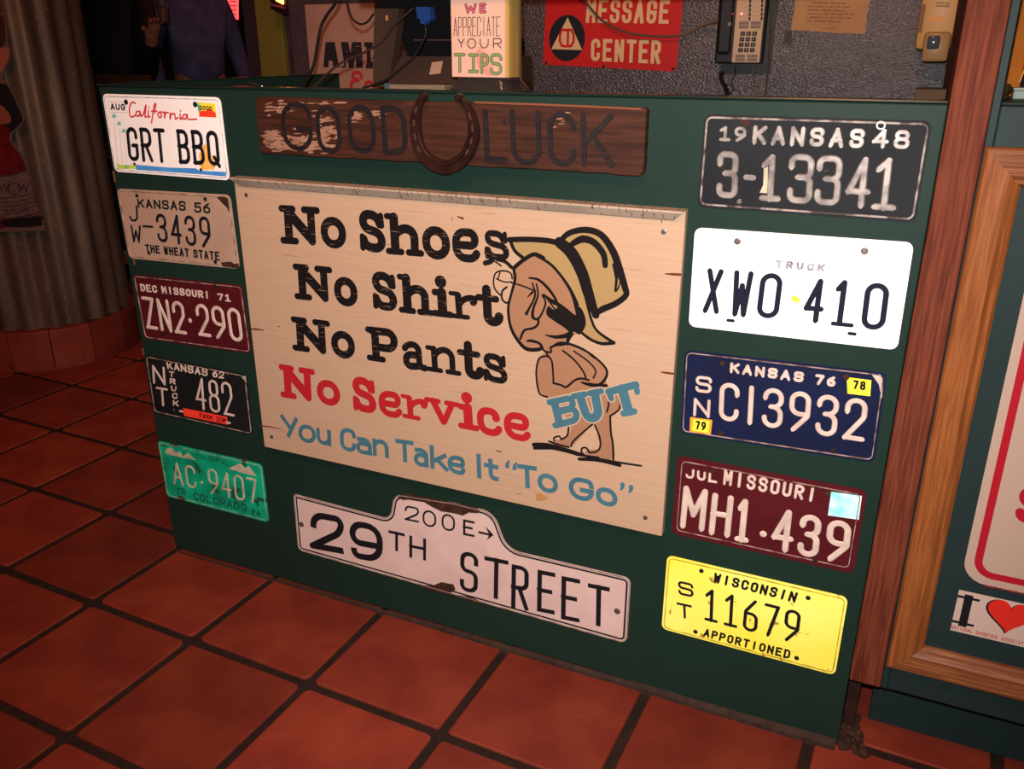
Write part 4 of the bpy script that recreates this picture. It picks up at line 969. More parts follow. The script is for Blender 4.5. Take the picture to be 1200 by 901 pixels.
# ------------------------------------------------------------ tip jar with its card
M_CLEAR = mat('clear_plastic', (.80,.66,.62), rough=.05, trans=.97, ior=1.2)
jy = .055
ja = py(529, 60, jy); jb = py(612, 60, jy); jx0, jx1 = py(530, 60, jy)[0], py(593.5, 60, jy)[0]
jar = empty('tip_jar', ((jx0+jx1)/2, jy + .039, 1.0853)); tag(jar, 'clear plastic tip jar standing on the host stand behind a hand-drawn card', 'jar')
JW = jx1 - jx0; JD = .078
def rr(w_, d_, r, z): return [(p[0], p[1], z) for p in rrect(w_, d_, r, 4)]
mb = MB(); o2 = .010
ls = [rr(JW+o2, JD+o2, .020, 0), rr(JW+2*o2, JD+2*o2, .022, .004), rr(JW+2*o2, JD+2*o2, .022, .018), rr(JW, JD, .020, .032), rr(JW, JD, .020, .22), rr(JW-.02, JD-.02, .02, .235), rr(JW-.024, JD-.024, .018, .235), rr(JW-.006, JD-.006, .018, .219), rr(JW-.006, JD-.006, .018, .034), rr(JW+2*o2-.006, JD+2*o2-.006, .02, .018), rr(JW+o2, JD+o2, .02, .004)]
mb.loops(ls, cap0=True, cap1=True); mb.build('jar_body', M_CLEAR, jar, True)
mb = MB(); mb.bbox((-JW/2+.01, -JD/2+.01, .222), (JW/2-.01, JD/2-.01, .2215+.03), .008); mb.build('lid', mat('clear_lid', (.5,.3,.3), rough=.2, trans=.6), jar)
# banknotes and coins inside
mb = MB(); rnd = random.Random(5)
def note(c, r, ang, name='banknote'):
    mb = MB(); v = []
    for i in range(9):
        t = i/8; x = (t-.5)*.05
        v.append((x, .006*math.sin(t*7+ang), -.02)); v.append((x, .006*math.sin(t*7+ang+.6), .02))
    mb.add(v, [(2*i, 2*i+2, 2*i+3, 2*i+1) for i in range(8)]); o = mb.build(name, mat('banknote_paper', (.18,.13,.10), (.10,.09,.06), 50, rough=.8), jar); o.location = c; o.rotation_euler = r
for k in range(2): note((-.004, .004 + .008*k, .04 + .03*k), (1.5, 0, .2), k)
# hand-drawn card wrapped round the front
cq = [(147,8),(792,5),(786,720),(155,708)]
cF = Flat('paper_card', (510, 0, 7.835), [(147,8),(640,8),(645,708),(155,708)], jy - .004)
cF.root.location.y = jar.location.y - JD/2 - .004
tag(cF.root, 'hand-drawn pink and yellow card reading We Appreciate Your Tips', 'card')
M_CARD = mat('pink_card', (.66,.44,.33), (.72,.42,.31), 10, rough=.7, spots=(.62,.27,.20), sscale=12, sth=.60)
w_, h_ = cF.w, cF.h
mb = MB(); mb.box((-w_/2, -h_/2, 0), (w_/2, h_/2 + .02, .0006)); mb.build('card_front', M_CARD, cF.root)
mb = MB(); ls = []
for k in range(7):
    t = k/6; x = w_/2 + .006*math.sin(min(1,t*2)*math.pi/2); z = -.006*(1-math.cos(min(1,t*2)*math.pi/2)) - max(0,t-.5)*.09
    ls.append([(x, -h_/2, z), (x, h_/2 + .02, z), (x - .0004, h_/2+.02, z-.0006), (x-.0004, -h_/2, z-.0006)])
mb.loops(ls, cap0=True, cap1=True); mb.build('card_side', mat('yellow_card', (.46,.27,.075), rough=.7), cF.root, True)
Fs = F; F = cF
M_PNK = mat('pink_marker', (.55,.10,.14), rough=.7); M_PUR = mat('purple_marker', (.08,.02,.05), rough=.7); M_GRM = mat('green_marker', (.22,.30,.07), rough=.7); M_BLM = mat('blue_marker', (.02,.07,.14), rough=.7)
def crow(name, m, chars, sw, z, gr=0, font=None):
    mb = MB()
    for c, x0, x1, yt, yb in chars: glyph(mb, c, [F.H((x0,yt)), F.H((x1,yt)), F.H((x1,yb)), F.H((x0,yb))], sw, .0003, z, 0, 'round', font)
    mb.build(name, m, cF.root)
we = [('W',276,386,28,122),('E',408,474,26,122)]
crow('word_we_outline', M_PUR, we, .0048, .0008); crow('word_we', M_PNK, [(c, a+5, b-5, d+5, e-5) for c, a, b, d, e in we], .0028, .0011)
crow('word_appreciate', M_PUR, [(c, 172+i*43.5, 172+i*43.5+36, 152, 328) for i, c in enumerate('APPRECIATE')], .0011, .0009)
crow('word_your', M_PUR, [('Y',210,275,350,435),('O',298,380,348,442),('U',415,495,350,440),('R',535,612,345,440)], .0016, .0009)
tips = [('T',172,282,482,672),('I',305,405,485,672),('P',418,500,485,682),('S',505,620,482,688)]
TI = dict(G); TI['I'] = [[(.5,0),(.5,1)],[(0,1),(1,1)],[(0,0),(1,0)]]
crow('word_tips_outline', M_BLM, tips, .0056, .0008, font=TI); crow('word_tips', M_GRM, [(c, a+5, b-5, d+5, e-5) for c, a, b, d, e in tips], .0036, .0011, font=TI)
mb = MB(); ribbon(mb, catmull([F.H(p) for p in [(215,395),(330,385),(450,400),(520,410),(620,385)]]), .0006, .0003, .0007); mb.build('underline', M_GRM, cF.root)
F = Fs

# ------------------------------------------------------------ things on the back wall
WF = WY - .0005
cM = (600, 0, 3.0)
F = Flat('wall_sign', cM, [(118,-48),(600,-30),(582,247),(112,232)], WF - .002)
tag(F.root, 'red metal wall sign reading Message Center with a black CD triangle roundel', 'sign')
mb = MB(); mb.loops([[(*p, -.0018) for p in rrect(F.w, F.h, .004, 2)], [(*p, 0) for p in rrect(F.w, F.h, .004, 2)]], cap0=True); mb.build('plate_body', mat('sign_red_enamel', (.48,.018,.018), rough=.35), F.root)
cc = F.pt(199, 135); rr_ = abs(F.pt(265,135)[0] - cc[0])
M_SY = mat('sign_cream', (.62,.40,.20), rough=.5)
part(F, 'roundel', M_LETK, lambda m: poly(m, [(cc[0]+rr_*math.cos(t), cc[1]+rr_*1.12*math.sin(t)) for t in np.linspace(0,2*math.pi,33)[:-1]], -.0002, .0005))
part(F, 'triangle', M_SY, lambda m: poly(m, F.q([(200,60),(256,177),(142,175)]), 0, .0008))
def cdm(m):
    ribbon(m, F.q([(195,106),(182,104),(174,118),(173,145),(181,162),(194,164)]), .0062, .0006, .0012, cap='flat'); ribbon(m, F.q([(203,104),(216,106),(224,122),(224,146),(216,163),(203,164)]), .0062, .0006, .0012, True, cap='flat')
part(F, 'monogram', MC['sign_red_enamel'], cdm)
def mt(m):
    row(m, F, 'CENTER', [(288,136),(530,141),(528,222),(288,215)], .0088, -.0002, .0006, 0, gap=.30, cap='flat')
part(F, 'word_center', M_SY, mt)
part(F, 'word_message', M_SY, lambda m: row(m, F, 'MESSAGE', [(270,-8),(555,4),(552,84),(266,80)], .0088, -.0002, .0006, 0, gap=.26, cap='flat'))
for p in ((125,225),(335,233),(573,238)):
    mb = MB(); disc(mb, F.H(p), .004, 0, .0015); mb.build('screw', M_DARK, F.root)

# telephone
cP = (820, 0, 7.8333)
F = Flat('wall_phone', cP, [(190,-520),(620,-520),(562,583),(138,583)], WF - .045)
F.root.rotation_euler = (math.pi/2, 0, 0)
tag(F.root, 'black wall telephone with a cream keypad panel and button columns', 'telephone')
M_PB = mat('black_plastic', (.006,.005,.006), rough=.45, spec=.3); M_PC = mat('cream_plastic', (.50,.33,.20), rough=.45); M_PK = mat('key_black', (.02,.015,.018), rough=.4); M_PGR = mat('grey_label', (.20,.13,.10), rough=.5)
A = F.pt(138,583); Bq = F.pt(565,583); T_ = F.pt(190,-500)
w0, w1 = A[0], Bq[0]+.004; zt = T_[1]
mb = MB(); mb.bbox((w0, A[1], -.044), (w1, zt, -.012), .004); mb.build('body', M_PB, F.root)
sp = F.pt(325,300)[0]
mb = MB(); mb.bbox((sp, A[1] + .002, -.0115), (w1 - .003, zt, 0), .002); mb.build('keypad_panel', M_PC, F.root)
mb = MB(); mb.bbox((w0 + .006, A[1] + .02, -.0118), (sp - .006, zt, .010), .007); hst = mb.build('handset', M_PB, F.root)
mb = MB(); mb.bbox((F.pt(290,195)[0]-.004, F.pt(290,232)[1], .0095), (F.pt(322,195)[0]-.004, F.pt(290,197)[1], .0105), .0004); mb.build('handset_label', M_PGR, hst)
def L(x, y): p = F.pt(x, y); return p
M_DGT = mat('key_digit', (.55,.40,.3), rough=.5)
for r_, y in enumerate((303, 355, 405, 456)):
    for c_, x in enumerate((408, 462, 516)):
        p = F.pt(x - r_*5, y); mb = MB(); mb.bbox((p[0]-.0052, p[1]-.0044, -.0005), (p[0]+.0052, p[1]+.0044, .003), .001); k = mb.build('key', M_PK, F.root)
        mb = MB(); ch = '123456789*0*'[r_*3+c_]; glyph(mb, ch, [p+(-.0012,.0018), p+(.0012,.0018), p+(.0012,-.0018), p+(-.0012,-.0018)], .0006, .0028, .0033); mb.build('digit', M_DGT, k)
for x, ys in ((0, (205, 240)), (-18, (512, 546))):
    for y in ys:
        for a, b in ((370, 458), (478, 570)):
            p, q = F.pt(a + x*1.2, y), F.pt(b + x*1.2, y); mb = MB(); mb.bbox((p[0], p[1]-.0032, -.0005), (q[0], p[1]+.0032, .002), .0008); mb.build('function_button', M_PGR, F.root)
for i, y in enumerate((5, 45, 85, 125, 165, -35, -75)):
    for x in (465, 574):
        p = F.pt(x - i*0, y); mb = MB(); mb.bbox((p[0]-.0022, p[1]-.0036, -.0005), (p[0]+.0022, p[1]+.0036, .0025), .0007); mb.build('line_button', M_PK, F.root)
        mb = MB(); q = F.pt(x - 50, y+16); ribbon(mb, [q-(.008,0), q+(.008,0)], .0005, -.0003, .0003); mb.build('label_line', M_PGR, F.root)
p = F.pt(390,117); mb = MB(); disc(mb, p, .0022, -.0005, .002); mb.build('call_light', mat('red_led', (.8,.1,.1), emit=(1,.06,.08), estr=9), F.root)
p = F.pt(316,119); mb = MB(); disc(mb, p, .0011, .0095, .0115); mb.build('handset_light', mat('red_led_dim', (.8,.1,.1), emit=(1,.03,.05), estr=2), hst)
# wall plate behind the phone
a = F.pt(175, 690); b = F.pt(620, 690)
mb = MB(); mb.bbox((a[0], a[1], -.0448), (b[0]+.008, zt, -.0441), .0002); mb.build('backplate', M_PB, F.root)
# cords hanging under the phone
def cord(name, pts, r, m, label, y=WF - .006, lab=True, group=None):
    P = catmull([py(u, v, y if len(q) == 0 else q[0]) for u, v, *q in pts], 6)
    mb = MB(); mb.tube(P, r); o = mb.build(name, m, None, True); tag(o, label, 'cord', group); return o
M_CORD = mat('cord_black', (.012,.010,.011), rough=.5); M_CORDB = mat('cord_brown', (.10,.055,.035), rough=.5)
# coiled handset cord
P0 = catmull([py(u, v, .875) for u, v in ((846,84),(845,92),(850,102),(853,112),(856,128))], 12); P = []
for i, p in enumerate(P0):
    for k in range(8):
        q = P0[min(i+1, len(P0)-1)]; t = k/8; b_ = p + (q-p)*t; an = 2*math.pi*k/8
        P.append((b_[0] + .0045*math.cos(an), b_[1] + .0045*math.sin(an), b_[2]))
mb = MB(); mb.tube(P, .0013, 5); o = mb.build('coiled_cord', M_CORD, None, True); tag(o, 'coiled black handset cord hanging under the wall telephone', 'cord')
cord('phone_cord', [(862,78),(861,88),(857,97),(860,104),(856,110),(858,125)], .0016, M_CORD, 'thin kinked black cord just right of the coiled handset cord')
cord('phone_cord', [(882,78),(884,92),(889,104),(892,125)], .0014, M_CORDB, 'short thin brown cord under the keypad side of the telephone')
cord('phone_cord', [(902,-20),(903,34),(901,70),(898,100),(896,125)], .0022, mat('cord_olive', (.06,.04,.022), rough=.5), 'dark olive cord running down the wall along the right of the telephone')
cord('loose_cable', [(672,-12,.88),(684,0,.88),(706,24,.88),(735,38,.88),(770,42.5,.88),(800,41,.88),(822,31,.88),(845,24,.865)], .0030, M_CORDB, 'brown cord sagging across the red sign to the telephone')

# staff notice
F = Flat('paper_notice', (900, 0, 4.0), [(135,-120),(520,-110),(440,158),(115,142)], WF - .001)
F.root.rotation_euler[1] += 0
tag(F.root, 'yellowed typed paper notice taped to the wall right of the telephone', 'notice')
rnd = random.Random(2)
W, H = F.w, F.h
ed = [(-W/2 + rnd.uniform(0,.003), H/2 - H*i/14) for i in range(15)] + [(-W/2 + W*i/10, -H/2 + rnd.uniform(-.001,.001)) for i in range(1, 11)] + [(W/2 + rnd.uniform(-.004,.001), -H/2 + H*i/14) for i in range(1, 15)]
mb = MB(); mb.loops([[(*p, 0) for p in ed], [(*p, .0005) for p in ed]], cap0=True); mb.build('sheet', mat('yellowed_paper', (.44,.235,.10), (.36,.18,.075), 12, rough=.7), F.root)
def typ(m):
    for t, y, x1 in (('TELEPHONE PROCEDURE', 22, 362),('THIS PHONE IS NOT FOR STAFF', 40, 382),('PERSONAL USAGE. PERSONAL', 56, 366),('CALLS WILL NOT BE ACCEPTED BUT', 72, 404),('A MESSAGE WILL BE TAKEN FOR', 88, 382),('THE INTENDED EMPLOYEE.', 104, 344)):
        row(m, F, t, [(185 if y > 22 else 205, y-4),(x1, y),(x1, y+7),(185 if y > 22 else 205, y+3)], .0009, .0003, .0007, 0, gap=.3)
    row(m, F, '11.02.2011', [(250,131),(312,133),(312,139),(250,137)], .0008, .0003, .0007, 0)
part(F, 'typed_text', mat('faded_type', (.13,.05,.03), rough=.7), typ)
a = py(927, 42, WF - .0015); mb = MB(); mb.box((-.008,-.014,0),(.008,.014,.0004)); o = mb.build('tape', mat('dark_tape', (.035,.02,.02), rough=.5), F.root); o.location = (*F.pt(108, 168), .0006)

# soap dispenser, lower part in view
F = Flat('soap_dispenser', (1050, 0, 4.507), [(135,-220),(400,-220),(345,270),(95,270)], WF - .10)
F.root.rotation_euler = (math.pi/2, 0, 0)
tag(F.root, 'yellowed wall soap dispenser with a push lever and small window', 'dispenser')
M_DIS = mat('yellowed_plastic', (.50,.28,.085), rough=.4); M_DIL = mat('tan_plastic', (.33,.19,.07), rough=.35)
a = F.pt(110, 265); b = F.pt(345, 265); t = F.pt(160, -200)
W = b[0] - a[0]; mb = MB(); cx = (a[0]+b[0])/2
mb.bbox((a[0], a[1], -.099), (b[0], t[1], 0), .012); mb.build('housing', M_DIS, F.root, True)
l0 = F.pt(150,325); l1_ = F.pt(265,170); lx1 = l0[0] + (F.pt(290,325)[0]-l0[0])
mb = MB(); mb.bbox((l0[0], l0[1], -.02), (lx1, l1_[1], .016), .008); lev = mb.build('push_lever', M_DIL, F.root, True)
c = F.pt(213, 222); mb = MB(); mb.bbox((c[0]-.012, c[1]-.014, .0145), (c[0]+.012, c[1]+.012, .0185), .004); mb.build('lever_window', mat('smoky_window', (.06,.07,.08), rough=.12), lev, True)
p = F.pt(150,25); q = F.pt(143,172); mb = MB(); mb.bbox((p[0]-.003, q[1], -.0005), (p[0]+.003, p[1], .0006), .0005); mb.build('level_slot', mat('slot_brown', (.16,.06,.02), rough=.5), F.root)
def dtx(m):
    row(m, F, 'LIQUID SOAP', [(212,12),(285,16),(283,26),(210,22)], .0011, -.0002, .0006, 0); row(m, F, 'DISPENSER', [(214,28),(285,32),(283,42),(212,38)], .0011, -.0002, .0006, 0)
part(F, 'lettering', mat('soap_print', (.14,.07,.04), rough=.6), dtx)
part(F, 'orange_label', mat('soap_label', (.62,.27,.06), rough=.5), lambda m: poly(m, F.q([(180,86),(272,90),(268,120),(178,118)]), -.0002, .0004))

# poster AMERICAN ... & partly hidden behind the till screen
F = Flat('poster', (350, 0, 6.3158), [(45,30),(560,28),(590,640),(95,640)], WF - .002)
tag(F.root, 'pinkish paper poster with torn black block letters AMI and a red ampersand', 'poster')
W, H = F.w, F.h
mb = MB(); mb.box((-W/2, -H/2-.02, 0), (W/2, H/2, .001)); mb.build('sheet', mat('poster_paper', (.40,.215,.16), (.34,.18,.13), 8, rough=.7), F.root)
M_PINK2 = mat('poster_black', (.02,.014,.02), rough=.6, spots=(.30,.16,.12), sscale=50, sth=.66, sstretch=(.5,5,1))
def ami(m):
    for st_ in ([(215,315),(195,500)],[(250,315),(285,500)],):
        pass
    poly(m, F.q([(205,312),(272,312),(305,500),(262,500),(256,450),(228,450),(225,500),(188,500)]), 0, .0018)
    poly(m, F.q([(318,312),(372,312),(390,400),(400,312),(468,312),(480,502),(432,502),(425,420),(410,502),(378,502),(362,420),(355,502),(310,502),(345,480)]), 0, .0018)
    poly(m, F.q([(490,312),(552,314),(548,360),(535,362),(535,450),(552,455),(552,505),(498,505),(510,460),(505,350),(490,345)]), 0, .0018)
part(F, 'lettering', M_PINK2, ami)
part(F, 'red_lettering', mat('poster_red', (.42,.03,.035), rough=.6), lambda m: ribbon(m, catmull(F.q([(470,575),(455,540),(415,540),(408,575),(445,590),(400,605),(395,650)]), 5), .010, 0, .0018))
part(F, 'red_lettering', MC['poster_red'], lambda m: ribbon(m, catmull(F.q([(495,640),(505,610),(535,605),(555,640)]), 5), .010, 0, .0018))

# ------------------------------------------------------------ till (POS) screen and printer seen from behind, blue connector, cables
M_TILL = mat('till_brown', (.055,.030,.020), rough=.7, spec=.2); M_TB = mat('till_black', (.005,.004,.005), rough=.8, spec=.1)
ty = .34
P = lambda u, v, y=ty: py(u, v, y)
till = empty('till_screen', (.47, .30, 1.0853)); tag(till, 'black till terminal with a brown side bracket on the host stand', 'till')
def hexa(name, pts, y0, y1, m, parent, org, r=0):
    mb = MB(); F0 = [py(u, v, y0) for u, v in pts]; 
    A = [(p[0]-org[0], y0-org[1], p[2]-org[2]) for p in F0]; B_ = [(p[0]-org[0], y1-org[1], p[2]-org[2]) for p in F0]
    mb.loops([A, B_], cap0=True, cap1=True); return mb.build(name, m, parent)
org = (.47, .30, 1.0853)
br = hexa('side_bracket', [(440,10),(467,10),(466,30),(455,102),(437,102),(438,30)], .24, .262, M_TILL, till, org)
hexa('screen_back', [(430,-60),(528,-60),(528,44),(470,44),(456,30),(441,8)], .27, .33, M_TB, till, org)
hexa('screen_foot', [(470,44),(600,44),(600,68),(480,68)], .28, .34, M_TB, till, org)
hexa('screen_rim', [(485,46),(600,46),(600,47.5),(485,47.5)], .277, .2799, mat('rim_brown', (.09,.045,.03), rough=.4), till, org)
hexa('bracket_slot', [(451.8,18),(454.6,18),(454.6,24),(451.8,24)], .2392, .2399, mat('slot_light', (.6,.22,.08), rough=.5), till, org)
org2 = (.56, .2, 1.0853)
prn = empty('receipt_printer', org2); tag(prn, 'low brown slanted box with a cream sticker left of the tip jar', 'printer')
hexa('housing', [(470,66),(600,66),(600,98),(455,98),(456,92)], .17, .26, mat('printer_brown', (.036,.018,.013), rough=.8, spec=.1), prn, org2)
hexa('cream_sticker', [(506,73),(519,71.5),(516,86),(503,87.5)], .1685, .1696, mat('cream_label', (.42,.24,.15), rough=.6), prn, org2)
hexa('paper_stack', [(456,99),(521,99.5),(521,110),(456,110)], .15, .25, mat('paper_edges', (.26,.20,.13), (.16,.12,.08), 60, (.3,1,9), rough=.7), prn, org2)
hexa('stack_end', [(450.5,97.5),(455.5,97.5),(455.5,110),(450.5,110)], .148, .25, mat('teal_end', (.05,.10,.11), rough=.5), prn, org2)
cy = .225
con = empty('cable_connector', py(496, 18, cy)); tag(con, 'blue video cable connector hanging behind the till screen', 'connector')
o3 = py(496, 18, cy)
hexa('plug', [(487,8),(503,8),(505,22),(502,26),(499,24),(498,29),(493,28),(492,22),(489,22)], cy - .01, cy + .008, mat('blue_plastic', (.02,.06,.22), rough=.4), con, o3)
mb = MB(); Pp = catmull([py(u, v, .15) - o3 for u, v in ((498,28),(499,40),(492,55),(484,68),(470,80),(455,92),(436,100),(425,103))], 6); mb.tube(Pp, [.0022]*len(Pp)); mb.build('cable', M_CORD, con, True)
cord('cable', [(400,-12,.30),(393,4,.30),(383,18,.30),(376,32,.30),(372,52,.30),(367,78,.30),(356,100,.30),(350,112,.30)], .0034, M_CORD, 'thick black cable running down in front of the left of the poster')
cord('cable', [(404,-14,.32),(407,4,.32),(412,20,.32),(421,28,.32),(430,26,.32),(438,16,.32)], .0022, M_CORD, 'thin black cable looping over the top of the poster')
cord('cable', [(484,10,.22),(470,22,.22),(460,32,.22),(448,48,.22),(430,60,.22),(412,68,.22),(398,75,.22),(382,88,.22),(362,108,.22)], .0024, mat('cord_brown2', (.05,.025,.018), rough=.5), 'brown cable sagging diagonally across the poster letters')

# metal ruler-like clip on the stand's left corner
mb = MB(); a = pz(292,97,PH+.003); b = pz(307,101,PH+.003); mb.tube([a, b], .0013, 6); o = mb.build('metal_rod', mat('bright_steel', (.5,.45,.4), rough=.3, metal=.8)); tag(o, 'short thin steel rod lying on the top left edge of the host stand', 'rod')

# brown box top on right end of the desk
q0 = py(1073, 104, .25); q1 = py(1101, 118, .25)
mb = MB(); mb.bbox((0,0,0),(q1[0]-q0[0]+.008,.06,q0[2]-1.0853),.002); o = mb.build('cardboard_box', mat('brown_card', (.10,.05,.028), rough=.8)); o.location = (q0[0],.25,1.0853); tag(o, 'flat brown cardboard box on the stand beside the oak post', 'box')

# ------------------------------------------------------------ things behind the right-hand counter
M_AMB = mat('amber_wood', (.42,.12,.012), (.34,.09,.010), 10, rough=.7, spec=.1)
x0 = py(1165, 60, .16)[0]
ab = empty('wooden_board', (x0+.03, .17, 1.1017)); tag(ab, 'upright orange wooden board behind the right counter', 'board')
mb = MB(); mb.bbox((-.032,-.008,0),(.012,.008,.34),.003); mb.build('board', M_AMB, ab)
mb = MB(); Pp = catmull([np.array([.010,-.0085,.02]),np.array([.016,-.0085,.06]),np.array([.013,-.0085,.10]),np.array([.002,-.0085,.13])],5); mb.tube(Pp,.0009,6); mb.build('painted_highlight', mat('amber_highlight', (.8,.4,.1), rough=.3), ab)  # thin highlight on the board, put in as a bright raised curve
bt = empty('dark_bottle', (py(1199, 70, .23)[0] + .014, .235, 1.1017)); tag(bt, 'black cylindrical bottle at the right edge beside the orange board', 'bottle')
mb = MB(); mb.lathe([(.030,0),(.036,.003),(.036,.09),(.033,.105),(.034,.11),(.034,.20),(.020,.22),(.014,.235),(.014,.27)], 24); mb.build('body', mat('dark_glass', (.012,.011,.012), rough=.2), bt, True)
mb = MB(); mb.lathe([(.016,.268),(.016,.29),(.012,.292)], 16); mb.build('cap', mat('cap_tan', (.3,.15,.1), rough=.4), bt)
kn = empty('brass_knob', (py(1170, 116, .09)[0]+.004, .09, 1.1017)); tag(kn, 'small dark brass knob on the right counter beside the green strip', 'knob')
mb = MB(); mb.lathe([(.008,0),(.010,.003),(.005,.006),(.009,.010),(.011,.014),(.008,.019),(.002,.021)], 16); mb.build('knob', mat('brass', (.20,.12,.04), rough=.3, metal=.8), kn, True)
tn = empty('tin_box', (py(1199, 119, .08)[0], .09, 1.1017)); tag(tn, 'small pale green tin at the right edge on the counter', 'tin')
mb = MB(); mb.bbox((-.014,-.01,0),(.03,.02,.012),.002); mb.build('tin', mat('tin_green', (.18,.26,.22), rough=.4), tn)
mb = MB(); mb.bbox((-.0145,-.0105,.0121),(.0305,.0205,.015),.001); mb.build('lid', mat('tin_lid', (.30,.36,.32), rough=.4), tn)

# unseen header board above the opening, added to shade the upper back wall
mb = MB(); mb.bbox((.62, .03, 1.255), (XP0 - .002, .055, 1.60), .002); tag(mb.build('unseen_header', M_POST), kind='structure')

# ------------------------------------------------------------ dark room behind: neon lights, wooden rail, two patrons
M_NEON = mat('red_neon', (.8,.05,.03), emit=(1,.05,.05), estr=2.2); M_NEOH = mat('orange_neon', (.9,.3,.1), emit=(1,.30,.06), estr=5)
nb = empty('neon_sign', py(270, -10, 3.4)); tag(nb, 'red neon panel glowing behind the patron in denim', 'light'); o4 = py(270, -10, 3.4)
hexa('glass_panel', [(255,-30),(277,-30),(277,23),(272,16),(266,0)], 3.4, 3.42, M_NEON, nb, o4)
for k in range(5): hexa('bar', [(268+k*.8, -4+5*k), (276, -4+5*k), (276, -2.6+5*k), (268.6+k*.8, -2.6+5*k)], 3.39, 3.397, mat('neon_dark', (.2,.01,.02), emit=(.5,.01,.02), estr=.6), nb, o4)
nb2 = empty('neon_sign', py(327, -5, 1.15)); tag(nb2, 'dark framed light box with glowing orange tube beside the yellow-green jamb', 'light'); o5 = py(327, -5, 1.15)
hexa('case', [(315,-60),(338,-60),(340,18),(334,18),(317,10)], 1.15, 1.19, mat('case_black', (.02,.01,.014), rough=.3), nb2, o5)
hexa('tube', [(322,-40),(331,-40),(331,5),(327,3),(323,1)], 1.142, 1.149, M_NEOH, nb2, o5)
hexa('lower_rim', [(316,4),(333,8.5),(333,10.5),(316,6)], 1.140, 1.149, mat('neon_rim', (.25,.04,.08), rough=.4), nb2, o5)
# textured end of the back wall beside the jamb
x0, x1 = py(323, 50, 1.2)[0], py(341, 50, 1.2)[0]
mb = MB(); mb.bbox((x0, 1.26, 0), (-.2055, 1.38, 2.69), .003); tag(mb.build('trim_8', mat('dark_purple_wood', (.085,.045,.065), (.03,.018,.026), 20, (3,3,.4), rough=.4, bump=1)), kind='structure')

rail = empty('bar_chair', (float(py(128, 80, 1.7)[0]), 1.56, 0)); tag(rail, 'brown wooden bar chair in the shadow by the corrugated column', 'chair')
M_CH = mat('chair_wood', (.06,.026,.012), rough=.5)
def cbx(name, a, b): mb = MB(); mb.bbox(a, b, .004); mb.build(name, M_CH, rail)
cbx('backrest', (-.20,.16,.98),(.20,.19,1.06)); cbx('seat', (-.2,-.2,.72),(.2,.2,.76))
for sx in (-.18,.18):
    for sy in (-.17,.175): cbx('leg', (sx-.016,sy-.016,0),(sx+.016,sy+.016,.72 if sy < 0 else 1.0))
cbx('stretcher', (-.17,-.18,.3),(.17,-.16,.33)); cbx('stretcher', (-.17,.165,.3),(.17,.185,.33))

